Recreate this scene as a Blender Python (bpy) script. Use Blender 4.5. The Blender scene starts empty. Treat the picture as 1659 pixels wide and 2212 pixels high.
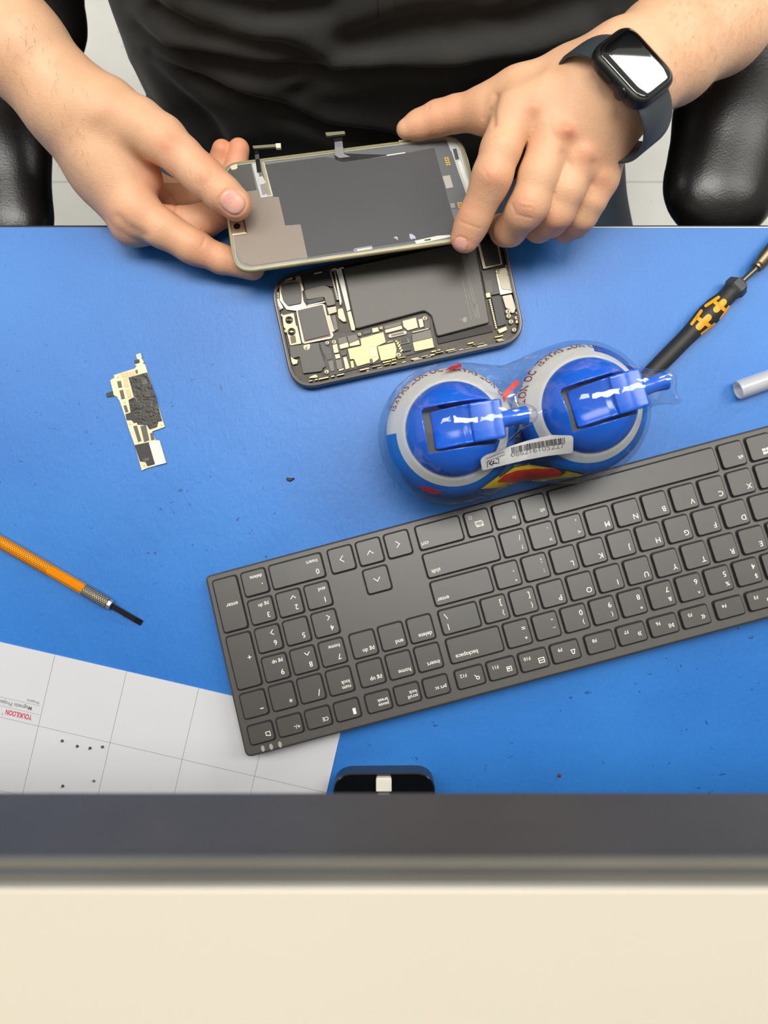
import bpy, bmesh, math, random
import numpy as np
from mathutils import Matrix, Vector
from mathutils.bvhtree import BVHTree
R = math.radians
random.seed(7)
rng = np.random.default_rng(7)
scene = bpy.context.scene
COL = scene.collection

# ---------------------------------------------------------------- camera, world, lights, exposure
CAM_Z, FPX = 0.5, 1690.0
cam = bpy.data.cameras.new('camera')
cam.sensor_fit = 'VERTICAL'
cam.sensor_height = 9.6
cam.lens = 9.6 * FPX / 2212.0
cam.clip_start = 0.01
cam.dof.use_dof = True
cam.dof.focus_distance = 0.47
cam.dof.aperture_fstop = 3.2
cam_o = bpy.data.objects.new('camera', cam)
cam_o.location = (0, 0, CAM_Z)
COL.objects.link(cam_o)
scene.camera = cam_o
scene.view_settings.view_transform = 'Standard'
scene.view_settings.look = 'None'
scene.view_settings.exposure = -0.22
scene.view_settings.gamma = 1.0
scene.view_settings.use_curve_mapping = False

world = bpy.data.worlds.new('room_fill')
scene.world = world
world.use_nodes = True
world.node_tree.nodes['Background'].inputs[0].default_value = (0.93, 0.97, 1.0, 1)
world.node_tree.nodes['Background'].inputs[1].default_value = 0.45


def ceiling_lamp(name, loc, sx, sy, watts, rot=0.0, col=(1.0, 0.97, 0.92)):
    L = bpy.data.lights.new(name, 'AREA')
    L.shape = 'RECTANGLE'
    L.size, L.size_y = sx, sy
    L.energy = watts
    L.color = col
    o = bpy.data.objects.new(name, L)
    o.location = loc
    o.rotation_euler = (0, 0, rot)
    COL.objects.link(o)
    return o


CEIL = 1.95
LA = ceiling_lamp('ceiling_lamp', (0.05, 0.62, CEIL), 1.2, 0.6, 40)
LB = ceiling_lamp('ceiling_lamp', (-1.5, 0.72, CEIL), 1.2, 0.6, 24)
LC = ceiling_lamp('ceiling_lamp', (1.5, 0.72, CEIL), 1.2, 0.6, 24)
LE = ceiling_lamp('ceiling_lamp', (-0.9, -1.1, CEIL), 1.2, 0.6, 3, col=(1.0, 0.94, 0.80))
LD = ceiling_lamp('ceiling_lamp', (3.0, 3.17, CEIL), 1.2, 2.0, 110, R(-47.8))


# ---------------------------------------------------------------- helpers
def lin(h, a=1.0):
    if isinstance(h, str):
        h = h.lstrip('#')
        c = [int(h[i:i + 2], 16) / 255 for i in (0, 2, 4)]
    else:
        c = [v / 255 for v in h]
    return tuple((v / 12.92 if v <= 0.04045 else ((v + 0.055) / 1.055) ** 2.4) for v in c) + (a,)


MATS = {}


def mat(name, col, rough=0.5, metal=0.0, spec=0.5, coat=0.0, noise=None, bump=None, sss=0.0, trans=0.0, alpha=1.0, aniso=0.0):
    """noise=(scale, amount) varies the colour a little; bump=(scale, strength) roughens the surface"""
    m = bpy.data.materials.new(name)
    m.use_nodes = True
    nt = m.node_tree
    b = nt.nodes['Principled BSDF']
    c = lin(col)
    b.inputs['Base Color'].default_value = c
    b.inputs['Roughness'].default_value = rough
    b.inputs['Metallic'].default_value = metal
    b.inputs['Specular IOR Level'].default_value = spec
    b.inputs['Coat Weight'].default_value = coat
    b.inputs['Coat Roughness'].default_value = 0.03
    b.inputs['Transmission Weight'].default_value = trans
    b.inputs['Alpha'].default_value = alpha
    if sss:
        b.inputs['Subsurface Weight'].default_value = sss
        b.inputs['Subsurface Radius'].default_value = (0.006, 0.0025, 0.0015)
        b.inputs['Subsurface Scale'].default_value = 1.0
    if noise or bump:
        tc = nt.nodes.new('ShaderNodeTexCoord')
    if noise:
        n = nt.nodes.new('ShaderNodeTexNoise')
        n.inputs['Scale'].default_value = noise[0]
        n.inputs['Detail'].default_value = 4
        nt.links.new(tc.outputs['Object'], n.inputs['Vector'])
        mx = nt.nodes.new('ShaderNodeMix')
        mx.data_type = 'RGBA'
        mx.inputs[6].default_value = tuple(max(0, v * (1 - noise[1])) for v in c[:3]) + (1,)
        mx.inputs[7].default_value = tuple(min(1, v * (1 + noise[1])) for v in c[:3]) + (1,)
        nt.links.new(n.outputs['Fac'], mx.inputs[0])
        nt.links.new(mx.outputs[2], b.inputs['Base Color'])
    if bump:
        n2 = nt.nodes.new('ShaderNodeTexNoise')
        n2.inputs['Scale'].default_value = bump[0]
        n2.inputs['Detail'].default_value = 3
        nt.links.new(tc.outputs['Object'], n2.inputs['Vector'])
        bp = nt.nodes.new('ShaderNodeBump')
        bp.inputs['Strength'].default_value = bump[1]
        bp.inputs['Distance'].default_value = 0.001
        nt.links.new(n2.outputs['Fac'], bp.inputs['Height'])
        nt.links.new(bp.outputs['Normal'], b.inputs['Normal'])
    MATS[name] = m
    return m


def P(px, py, z=0.0):
    """a point of the place at height z, read off the photograph"""
    d = (CAM_Z - z) / FPX
    return Vector(((px - 829.5) * d, (1106.0 - py) * d, z))


def P3(px, py, zmm):
    return P(px, py, zmm / 1000.0)


def to_px(v):
    d = CAM_Z - v[..., 2]
    return v[..., 0] / d * FPX + 829.5, 1106.0 - v[..., 1] / d * FPX


def thing(name, label, cat, loc, group=None, rot=None):
    o = bpy.data.objects.new(name, None)
    o.empty_display_size = 0.01
    o.location = loc
    if rot is not None:
        o.rotation_euler = rot.to_euler()
    COL.objects.link(o)
    o['label'] = label
    o['category'] = cat
    if group:
        o['group'] = group
    return o


def tag(o, label=None, cat=None, group=None, kind=None):
    if label:
        o['label'] = label
    if cat:
        o['category'] = cat
    if group:
        o['group'] = group
    if kind:
        o['kind'] = kind
    return o


def root_inv(o):
    while o.parent:
        o = o.parent
    return (Matrix.Translation(o.location) @ o.rotation_euler.to_matrix().to_4x4()).inverted()


def mk(name, vs, fs, m, parent=None, smooth=False, world=True, origin=None, mi=None):
    """ONE mesh object; vertices in world coordinates (world=True) or in those of the parent's root"""
    vs = np.array([tuple(v) for v in vs], dtype=float).reshape(-1, 3) if not isinstance(vs, np.ndarray) else vs
    if parent is not None and world:
        Mi = np.array(root_inv(parent))
        vs = vs @ Mi[:3, :3].T + Mi[:3, 3]
    loc = None
    if parent is None:
        if origin is None:
            origin = (*((vs.min(0) + vs.max(0)) / 2)[:2], vs[:, 2].min())
        vs = vs - np.array(origin)
        loc = origin
    me = bpy.data.meshes.new(name)
    me.from_pydata(vs.tolist(), [], fs if not isinstance(fs, np.ndarray) else fs.tolist())
    for x in (m if isinstance(m, (list, tuple)) else [m]):
        me.materials.append(x)
    if mi is not None:
        me.polygons.foreach_set('material_index', mi)
    if smooth:
        me.polygons.foreach_set('use_smooth', [True] * len(me.polygons))
        if smooth != 'all':
            try:
                me.set_sharp_from_angle(angle=R(smooth if smooth is not True else 40))
            except Exception:
                pass
    me.validate()
    o = bpy.data.objects.new(name, me)
    if loc is not None:
        o.location = loc
    COL.objects.link(o)
    if parent is not None:
        o.parent = parent
    return o


class MB:
    """collects shapes for one mesh"""
    def __init__(s):
        s.v, s.f, s.mi = [], [], []

    def add(s, vs, fs, mi=0):
        k = len(s.v)
        s.v.extend([tuple(v) for v in vs])
        s.f.extend([tuple(i + k for i in f) for f in fs])
        s.mi.extend([mi] * len(fs))
        return s

    def build(s, name, m, parent=None, smooth=False, **kw):
        return mk(name, s.v, s.f, m, parent, smooth, mi=s.mi, **kw)


def area2(pts):
    a = 0
    for i in range(len(pts)):
        x0, y0 = pts[i][0], pts[i][1]
        x1, y1 = pts[(i + 1) % len(pts)][0], pts[(i + 1) % len(pts)][1]
        a += x0 * y1 - x1 * y0
    return a / 2


def rnd(pts, r, n=4):
    """round the corners of a 2-D polygon"""
    out = []
    N = len(pts)
    rr = r if isinstance(r, (list, tuple)) else [r] * N
    for i in range(N):
        p = Vector(pts[i][:2]); a = Vector(pts[i - 1][:2]); b = Vector(pts[(i + 1) % N][:2])
        da, db = a - p, b - p
        la, lb = da.length, db.length
        if la < 1e-9 or lb < 1e-9 or rr[i] <= 0:
            out.append((p.x, p.y)); continue
        q = min(rr[i], la * 0.48, lb * 0.48)
        s, e = p + da / la * q, p + db / lb * q
        for k in range(n + 1):
            t = k / n
            c = (1 - t) ** 2 * s + 2 * t * (1 - t) * p + t * t * e
            out.append((c.x, c.y))
    return out


def inset(pts, d):
    """move a polygon's sides inwards by d (counter-clockwise)"""
    N = len(pts)
    out = []
    for i in range(N):
        p = Vector(pts[i][:2]); a = Vector(pts[i - 1][:2]); b = Vector(pts[(i + 1) % N][:2])
        e1 = (p - a); e2 = (b - p)
        if e1.length < 1e-12 or e2.length < 1e-12:
            out.append((p.x, p.y)); continue
        n1 = Vector((-e1.y, e1.x)).normalized(); n2 = Vector((-e2.y, e2.x)).normalized()
        m = n1 + n2
        if m.length < 1e-6:
            out.append((p.x, p.y)); continue
        m.normalize()
        k = d / max(0.4, m.dot(n1))
        q = p + m * k
        out.append((q.x, q.y))
    return out


def prism(pts, z0, z1, ch=0.0, fr=None):
    """extruded polygon with a chamfered top; fr maps (x, y, h) to a point; returns verts, faces"""
    pts = [tuple(p[:2]) for p in pts]
    if area2(pts) < 0:
        pts = pts[::-1]
    rings = [(pts, z0)]
    if ch > 0:
        rings.append((pts, z1 - ch))
        rings.append((inset(pts, ch * 0.35), z1 - ch * 0.35))
        rings.append((inset(pts, ch), z1))
    else:
        rings.append((pts, z1))
    vs, fs = [], []
    n = len(pts)
    for ps, z in rings:
        vs += [(x, y, z) for x, y in ps]
    for r_ in range(len(rings) - 1):
        for i in range(n):
            j = (i + 1) % n
            fs.append((r_ * n + i, r_ * n + j, (r_ + 1) * n + j, (r_ + 1) * n + i))
    fs.append(tuple(range(n - 1, -1, -1)))
    top = (len(rings) - 1) * n
    fs.append(tuple(range(top, top + n)))
    if fr:
        vs = [fr(*v) for v in vs]
    return vs, fs


def pxpoly(pts, z, o=(0, 0, 1.0)):
    """polygon read in a crop (origin x, y, scale) -> world xy at height z"""
    return [tuple(P(o[0] + x / o[2], o[1] + y / o[2], z))[:2] for x, y in pts]


def pxprism(name, pts, z0, z1, m, parent, o=(0, 0, 1.0), r=0.0004, ch=0.00012, n=3, smooth=False):
    q = pxpoly(pts, z1, o)
    if area2(q) < 0:
        q = q[::-1]
    if r:
        q = rnd(q, r, n)
    v, f = prism(q, z0, z1, ch)
    return mk(name, v, f, m, parent, smooth)


def disc(cx, cy, r, z0, z1, n=20, hole=0.0, ch=0.0):
    pts = [(cx + r * math.cos(2 * math.pi * i / n), cy + r * math.sin(2 * math.pi * i / n)) for i in range(n)]
    if not hole:
        return prism(pts, z0, z1, ch)
    ins = [(cx + hole * math.cos(2 * math.pi * i / n), cy + hole * math.sin(2 * math.pi * i / n)) for i in range(n)]
    return ring(pts, ins, z0, z1)


def ring(outer, inner, z0, z1):
    n = len(outer)
    vs = [(x, y, z0) for x, y in outer] + [(x, y, z1) for x, y in outer] + [(x, y, z1) for x, y in inner] + [(x, y, z0) for x, y in inner]
    fs = []
    for i in range(n):
        j = (i + 1) % n
        for a in range(4):
            b = (a + 1) % 4
            fs.append((a * n + i, a * n + j, b * n + j, b * n + i))
    return vs, fs


def lathe(prof, a, b, n=28, m=None):
    """prof: list of (t along a->b in metres, radius)"""
    a, b = Vector(a), Vector(b)
    ax = (b - a).normalized()
    up = Vector((0, 0, 1)) if abs(ax.z) < 0.9 else Vector((1, 0, 0))
    u = ax.cross(up).normalized(); w = u.cross(ax)
    vs, fs = [], []
    for t, r in prof:
        for i in range(n):
            q = 2 * math.pi * i / n
            vs.append(a + ax * t + (u * math.cos(q) + w * math.sin(q)) * r)
    for k in range(len(prof) - 1):
        for i in range(n):
            j = (i + 1) % n
            fs.append((k * n + i, k * n + j, (k + 1) * n + j, (k + 1) * n + i))
    fs.append(tuple(range(n))[::-1])
    fs.append(tuple(range((len(prof) - 1) * n, len(prof) * n)))
    return vs, fs


def boxv(x0, x1, y0, y1, z0, z1):
    return ([(x0, y0, z0), (x1, y0, z0), (x1, y1, z0), (x0, y1, z0), (x0, y0, z1), (x1, y0, z1), (x1, y1, z1), (x0, y1, z1)],
            [(0, 3, 2, 1), (4, 5, 6, 7), (0, 1, 5, 4), (1, 2, 6, 5), (2, 3, 7, 6), (3, 0, 4, 7)])


_tc = {}


def glyphs(s, size, align='CENTER', space=1.0, offset=0.0):
    """flat letter outlines as (verts2d, faces)"""
    key = (s, size, align, space, offset)
    if key not in _tc:
        cu = bpy.data.curves.new('t', 'FONT')
        cu.body = s
        cu.size = size
        cu.align_x = align
        cu.align_y = 'CENTER'
        cu.space_character = space
        cu.offset = offset
        cu.resolution_u = 3
        ob = bpy.data.objects.new('t', cu)
        COL.objects.link(ob)
        dg = bpy.context.evaluated_depsgraph_get()
        dg.update()
        me = ob.evaluated_get(dg).to_mesh()
        vs = [(v.co.x, v.co.y) for v in me.vertices]
        fs = [tuple(p.vertices) for p in me.polygons]
        ob.evaluated_get(dg).to_mesh_clear()
        bpy.data.objects.remove(ob)
        bpy.data.curves.remove(cu)
        _tc[key] = (vs, fs)
    return _tc[key]


def stroke(pts, w):
    """thick polyline as quads"""
    vs, fs = [], []
    for a, b in zip(pts[:-1], pts[1:]):
        a, b = Vector(a), Vector(b)
        d = (b - a).normalized() * w / 2
        n = Vector((-d.y, d.x))
        k = len(vs)
        vs += [tuple(a - d - n), tuple(b + d - n), tuple(b + d + n), tuple(a - d + n)]
        fs.append((k, k + 1, k + 2, k + 3))
    return vs, fs


# ---------------------------------------------------------------- distance-field modelling (bodies, film, pads)
class Field:
    def __init__(s, lo, hi, h):
        s.h = h
        s.lo = np.array(lo, float)
        s.n = np.ceil((np.array(hi) - s.lo) / h).astype(int) + 1
        ax = [s.lo[i] + h * np.arange(s.n[i]) for i in range(3)]
        s.ax = [a.astype(np.float32) for a in ax]
        s.BIG = np.float32(0.05)

    def new(s):
        return np.full(tuple(s.n), s.BIG, np.float32)

    def cone(s, a, b, ra, rb, sc=None, k=0.0, F=None):
        """tapered capsule a->b smooth-joined (k) into F; sc squashes z"""
        a, b = np.array(a, float), np.array(b, float)
        pad = max(ra, rb) + max(k, 0) + 3 * s.h + 0.004
        lo = np.minimum(a, b) - pad; hi = np.maximum(a, b) + pad
        i0 = np.clip(np.floor((lo - s.lo) / s.h).astype(int), 0, s.n)
        i1 = np.clip(np.ceil((hi - s.lo) / s.h).astype(int) + 1, 0, s.n)
        if np.any(i1 <= i0):
            return F
        X = s.ax[0][i0[0]:i1[0], None, None]; Y = s.ax[1][None, i0[1]:i1[1], None]; Z = s.ax[2][None, None, i0[2]:i1[2]]
        d = (b - a).astype(np.float32)
        L2 = float(d @ d) + 1e-12
        x, y, z = X - np.float32(a[0]), Y - np.float32(a[1]), Z - np.float32(a[2])
        t = np.clip((x * d[0] + y * d[1] + z * d[2]) / np.float32(L2), 0, 1)
        zz = z - t * d[2]
        if sc:
            zz = zz / np.float32(sc)
        q = np.sqrt((x - t * d[0]) ** 2 + (y - t * d[1]) ** 2 + zz ** 2) - (ra + (rb - ra) * t)
        q = q.astype(np.float32)
        sl = tuple(slice(i0[i], i1[i]) for i in range(3))
        F[sl] = smin(F[sl], q, k)
        return F

    def chain(s, pts, k=0.003, F=None, sc=None):
        """pts: (px, py, z mm, r mm)"""
        if F is None:
            F = s.new()
        for p, q in zip(pts[:-1], pts[1:]):
            s.cone(P3(*p[:3]), P3(*q[:3]), p[3] / 1000, q[3] / 1000, sc, k, F)
        return F


def smin(a, b, k):
    if k <= 0:
        return np.minimum(a, b)
    h = np.maximum(k - np.abs(a - b), 0) / np.float32(k)
    return np.minimum(a, b) - h * h * np.float32(k * 0.25)


def nets(F, fld):
    S = F < 0
    nx, ny, nz = F.shape
    C = [S[i:nx - 1 + i, j:ny - 1 + j, k:nz - 1 + k] for i in (0, 1) for j in (0, 1) for k in (0, 1)]
    allin = C[0].copy(); anyin = C[0].copy()
    for c in C[1:]:
        allin &= c; anyin |= c
    act = anyin & ~allin
    I, J, K = np.nonzero(act)
    N = len(I)
    idm = np.full(act.shape, -1, np.int64)
    idm[I, J, K] = np.arange(N)
    co = [(i, j, k) for i in (0, 1) for j in (0, 1) for k in (0, 1)]
    val = np.stack([F[I + i, J + j, K + k] for i, j, k in co], 1)
    acc = np.zeros((N, 3)); cnt = np.zeros(N)
    for a in range(8):
        for b in range(a + 1, 8):
            if sum(abs(co[a][q] - co[b][q]) for q in range(3)) != 1:
                continue
            va, vb = val[:, a], val[:, b]
            mk_ = (va < 0) != (vb < 0)
            t = np.where(mk_, va / np.where(mk_, va - vb, 1), 0)
            for q in range(3):
                acc[:, q] += np.where(mk_, co[a][q] + (co[b][q] - co[a][q]) * t, 0)
            cnt += mk_
    V = acc / cnt[:, None] + np.stack([I, J, K], 1)
    V = V * fld.h + fld.lo
    faces = []
    for axn in range(3):
        u, w = [q for q in range(3) if q != axn]
        sl0 = [slice(None)] * 3; sl1 = [slice(None)] * 3
        sl0[axn] = slice(0, -1); sl1[axn] = slice(1, None)
        A, B = S[tuple(sl0)], S[tuple(sl1)]
        E = np.argwhere(A != B)
        dirn = A[tuple(E.T)]
        ok = (E[:, u] > 0) & (E[:, w] > 0) & (E[:, u] < F.shape[u] - 1) & (E[:, w] < F.shape[w] - 1)
        E, dirn = E[ok], dirn[ok]
        q = []
        for du, dw in ((-1, -1), (0, -1), (0, 0), (-1, 0)):
            e = E.copy(); e[:, u] += du; e[:, w] += dw
            q.append(idm[tuple(e.T)])
        q = np.stack(q, 1)
        flip = dirn if axn != 1 else ~dirn
        q[~flip] = q[~flip][:, ::-1]
        faces.append(q)
    Fc = np.concatenate(faces)
    Fc = Fc[(Fc >= 0).all(1)]
    return V, Fc


def smooth_mesh(V, F, it=2, lam=0.5):
    e = np.concatenate([F[:, [0, 1]], F[:, [1, 2]], F[:, [2, 3]], F[:, [3, 0]]])
    e = np.concatenate([e, e[:, ::-1]])
    cnt = np.bincount(e[:, 0], minlength=len(V)).astype(float)
    for _ in range(it):
        s_ = np.stack([np.bincount(e[:, 0], weights=V[e[:, 1], q], minlength=len(V)) for q in range(3)], 1)
        V = V + lam * (s_ / np.maximum(cnt, 1)[:, None] - V)
    return V


def vnormals(V, F):
    n = np.cross(V[F[:, 2]] - V[F[:, 0]], V[F[:, 3]] - V[F[:, 1]])
    out = np.zeros_like(V)
    for q in range(4):
        for c in range(3):
            out[:, c] += np.bincount(F[:, q], weights=n[:, c], minlength=len(V))
    return out / (np.linalg.norm(out, axis=1)[:, None] + 1e-12)


def seg_dist(px, py, pts):
    """distance in photograph pixels to a polyline"""
    best = np.full(px.shape, 1e9)
    for (x0, y0), (x1, y1) in zip(pts[:-1], pts[1:]):
        dx, dy = x1 - x0, y1 - y0
        t = np.clip(((px - x0) * dx + (py - y0) * dy) / (dx * dx + dy * dy), 0, 1)
        best = np.minimum(best, np.hypot(px - x0 - t * dx, py - y0 - t * dy))
    return best


# ---------------------------------------------------------------- materials
def nodes_of(m):
    return m.node_tree, m.node_tree.nodes['Principled BSDF']


black_plastic = mat('black_plastic', '1b1b1c', 0.42)
steel = mat('steel', 'b8b2a8', 0.28, 1.0)
dark_steel = mat('dark_steel', '3a3a3c', 0.3, 1.0)
white_metal = mat('white_metal', 'd8cfb6', 0.35, 0.6)
# ---------------------------------------------------------------- the setting
FLOOR_Z = -0.73
m_floor = bpy.data.materials.new('floor_tiles'); m_floor.use_nodes = True
nt, b = nodes_of(m_floor)
b.inputs['Roughness'].default_value = 0.38
tc = nt.nodes.new('ShaderNodeTexCoord')
sep = nt.nodes.new('ShaderNodeSeparateXYZ'); nt.links.new(tc.outputs['Object'], sep.inputs[0])


def mth(nt, op, a, b_=None, c=None):
    n = nt.nodes.new('ShaderNodeMath'); n.operation = op
    for i, v in enumerate((a, b_, c)):
        if v is None:
            continue
        if isinstance(v, (int, float)):
            n.inputs[i].default_value = v
        else:
            nt.links.new(v, n.inputs[i])
    return n.outputs[0]


def noise_n(nt, vec, scale, detail=4, rough=0.5, dist=0.0):
    n = nt.nodes.new('ShaderNodeTexNoise')
    n.inputs['Scale'].default_value = scale; n.inputs['Detail'].default_value = detail
    n.inputs['Roughness'].default_value = rough; n.inputs['Distortion'].default_value = dist
    nt.links.new(vec, n.inputs['Vector'])
    return n.outputs['Fac']


def ramp_n(nt, fac, stops):
    r = nt.nodes.new('ShaderNodeValToRGB')
    while len(r.color_ramp.elements) < len(stops):
        r.color_ramp.elements.new(0.5)
    for e, (p, c) in zip(r.color_ramp.elements, stops):
        e.position = p; e.color = c
    nt.links.new(fac, r.inputs[0])
    return r.outputs[0]


def mixc(nt, fac, a, b_):
    n = nt.nodes.new('ShaderNodeMix'); n.data_type = 'RGBA'
    for i, v in ((0, fac), (6, a), (7, b_)):
        if isinstance(v, (int, float)):
            n.inputs[i].default_value = v
        elif isinstance(v, tuple):
            n.inputs[i].default_value = v
        else:
            nt.links.new(v, n.inputs[i])
    return n.outputs[2]


def bump_n(nt, b, h, strength, dist=0.001):
    bp = nt.nodes.new('ShaderNodeBump'); bp.inputs['Strength'].default_value = strength
    bp.inputs['Distance'].default_value = dist
    nt.links.new(h, bp.inputs['Height']); nt.links.new(bp.outputs['Normal'], b.inputs['Normal'])


gx = mth(nt, 'FRACT', mth(nt, 'DIVIDE', mth(nt, 'ADD', sep.outputs[0], 0.6 + 6.1), 0.305))
gy = mth(nt, 'FRACT', mth(nt, 'DIVIDE', mth(nt, 'ADD', sep.outputs[1], 6.1 - 0.518), 0.305))
gr = mth(nt, 'MAXIMUM', mth(nt, 'LESS_THAN', gx, 0.006), mth(nt, 'LESS_THAN', gy, 0.006))
base = ramp_n(nt, noise_n(nt, tc.outputs['Object'], 6, 3), [(0.3, lin('d6d5cf')), (0.7, lin('e6e5e0'))])
spk = ramp_n(nt, noise_n(nt, tc.outputs['Object'], 55, 3, 0.6, 0.6), [(0.66, (0, 0, 0, 1)), (0.72, (1, 1, 1, 1))])
c1 = mixc(nt, mth(nt, 'MULTIPLY', spk, 0.5), base, lin('8f8e88'))
c2 = mixc(nt, mth(nt, 'MULTIPLY', gr, 0.6), c1, lin('7d7c78'))
nt.links.new(c2, b.inputs['Base Color'])
v, f = boxv(-4.2, 5.2, -3.0, 5.2, FLOOR_Z - 0.05, FLOOR_Z)
m_ceil = mat('ceiling_white', 'e2e2de', 0.8)
v, f = boxv(-4.2, 5.2, -3.0, 5.2, CEIL + 0.02, CEIL + 0.06)
tag(mk('ceiling', v, f, m_ceil, origin=(0, 0, 0)), kind='structure')
v, f = boxv(-4.2, 5.2, 5.2, 5.3, FLOOR_Z - 0.05, CEIL + 0.06)
v2, f2 = boxv(-4.2, 5.2, -1.7, -1.6, FLOOR_Z - 0.05, CEIL + 0.02)
tag(mk('added_shade_wall', v2, f2, mat('wall_grey', '807e7a', 0.8), origin=(0, -1.65, FLOOR_Z)), kind='structure')  # unseen wall added behind the camera to cut the fill light
tag(mk('wall_back', v, f, m_ceil, origin=(0, 5.2, FLOOR_Z)), kind='structure')
v, f = boxv(-4.2, 5.2, -3.0, 5.2, FLOOR_Z - 0.05, FLOOR_Z)
fl = mk('floor', v, f, m_floor, origin=(0, 0, 0)); fl['kind'] = 'structure'

# desk with its blue mat
m_desk = mat('desk_edge', '232022', 0.5, noise=(40, 0.15))
m_white_edge = mat('mat_white_backing', 'dcdcd8', 0.5)
desk = thing('desk', 'dark-edged work desk under the blue mat', 'desk', (0, -0.05, FLOOR_Z))
v, f = prism([(-0.8, -0.299), (0.8, -0.299), (0.8, 0.1836), (-0.8, 0.1836)], -0.028, -0.0002, 0.001)
mk('desk_top', v, f, m_desk, desk)
for sx in (-1, 1):
    v, f = boxv(sx * 0.76 - 0.012, sx * 0.76 + 0.012, -0.28, 0.12, FLOOR_Z, -0.028)
    mk('leg', v, f, m_desk, desk)

m_mat = bpy.data.materials.new('blue_rubber_mat'); m_mat.use_nodes = True
nt, b = nodes_of(m_mat)
tc = nt.nodes.new('ShaderNodeTexCoord'); ov = tc.outputs['Object']
blue = ramp_n(nt, noise_n(nt, ov, 9, 3), [(0.3, lin('2068b8')), (0.7, lin('2a76c6'))])
fine = ramp_n(nt, noise_n(nt, ov, 500, 3, 0.6), [(0.35, (0, 0, 0, 1)), (0.75, (1, 1, 1, 1))])
c = mixc(nt, mth(nt, 'MULTIPLY', fine, 0.16), blue, lin('4090dc'))
sp1 = ramp_n(nt, noise_n(nt, ov, 210, 2, 0.55, 0.4), [(0.705, (0, 0, 0, 1)), (0.73, (1, 1, 1, 1))])
area = ramp_n(nt, noise_n(nt, ov, 7, 2), [(0.42, (0, 0, 0, 1)), (0.6, (1, 1, 1, 1))])
c = mixc(nt, mth(nt, 'MULTIPLY', mth(nt, 'MULTIPLY', sp1, area), 0.75), c, lin('183a70'))
nt.links.new(c, b.inputs['Base Color'])
b.inputs['Roughness'].default_value = 0.42
b.inputs['Specular IOR Level'].default_value = 0.5
mp = nt.nodes.new('ShaderNodeMapping'); mp.inputs['Scale'].default_value = (1, 0.45, 1); nt.links.new(ov, mp.inputs['Vector'])
h = mth(nt, 'ADD', noise_n(nt, mp.outputs[0], 260, 4, 0.6, 0.8), mth(nt, 'MULTIPLY', noise_n(nt, ov, 60, 2), 0.8))
bump_n(nt, b, h, 0.22, 0.0008)
MT = 0.002
dm = thing('desk_mat', 'blue rubber work mat covering the whole desk', 'mat', (0, -0.05, 0))
v, f = prism([(-0.79, -0.295), (0.79, -0.295), (0.79, 0.1806), (-0.79, 0.1818)], 0.0004, MT, 0.0002)
mk('mat_sheet', v, f, m_mat, dm)
v, f = prism([(0.02, 0.1790), (0.79, 0.1790), (0.79, 0.1818), (0.02, 0.1819)], 0.0, 0.0012)
tag(mk('mat_backing', v, f, m_white_edge, dm), 'thin white backing layer showing along the far edge')

# transaction counter right below the camera
m_cream = bpy.data.materials.new('cream_laminate'); m_cream.use_nodes = True
nt, b = nodes_of(m_cream)
tc = nt.nodes.new('ShaderNodeTexCoord'); ov = tc.outputs['Object']
cb = ramp_n(nt, noise_n(nt, ov, 5, 3), [(0.3, lin('beb7a6')), (0.7, lin('c3bdaf'))])
st = ramp_n(nt, noise_n(nt, ov, 26, 2, 0.5), [(0.70, (0, 0, 0, 1)), (0.80, (1, 1, 1, 1))])
c = mixc(nt, mth(nt, 'MULTIPLY', st, 0.45), cb, lin('94876c'))
nt.links.new(c, b.inputs['Base Color']); b.inputs['Roughness'].default_value = 0.35
m_band = mat('dark_counter_edge', '4a4743', 0.42, spec=0.4, noise=(30, 0.2))
m_ridge = mat('counter_trim', '64625a', 0.4, noise=(30, 0.15))
m_panel = mat('counter_panel', '8e8b84', 0.6)
CT = 0.350; FY = -0.0718
ctr = thing('counter', 'raised cream topped service counter with a dark edge above the desk', 'counter', (0, -0.25, FLOOR_Z))
v, f = prism([(-0.9, FY - 0.0004), (-0.9, -0.42), (0.9, -0.42), (0.9, FY - 0.0004)], CT - 0.003, CT, 0.0006)
mk('countertop', v, f, m_cream, ctr)
v, f = boxv(-0.9, 0.9, -0.42, FY - 0.0015, CT - 0.045, CT - 0.003)
v2 = [(-0.9, FY, CT - 0.0478), (0.9, FY, CT - 0.0478)]
mb = MB(); mb.add(v, f)
prof = [(-0.0015, -0.045), (0.0, -0.0482), (0.0022, -0.0482), (0.0028, -0.047), (0.0018, -0.030), (0.0012, -0.0125), (-0.0015, -0.0118)]
vs = []; fs = []
for x in (-0.9, 0.9):
    vs += [(x, FY - 0.0018 + p[0], CT + p[1]) for p in prof]
n = len(prof)
for i in range(n):
    fs.append((i, (i + 1) % n, n + (i + 1) % n, n + i))
mb.add(vs, fs)
mb.build('edge_band', m_band, ctr)
prof = [(-0.0015, -0.0118), (0.0006, -0.0122), (0.0018, -0.0105), (0.0018, -0.0085), (0.0008, -0.0068), (0.0012, -0.003), (0.0006, -0.0008), (-0.0006, -0.0002), (-0.0015, -0.0002)]
vs = []; fs = []
for x in (-0.9, 0.9):
    vs += [(x, FY + p[0] - 0.0003, CT + p[1]) for p in prof]
n = len(prof)
for i in range(n):
    fs.append((i, (i + 1) % n, n + (i + 1) % n, n + i))
mk('edge_trim', vs, fs, m_ridge, ctr)
v, f = boxv(-0.9, 0.9, -0.36, -0.302, FLOOR_Z, CT - 0.045)
mk('front_panel', v, f, m_panel, ctr)

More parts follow.
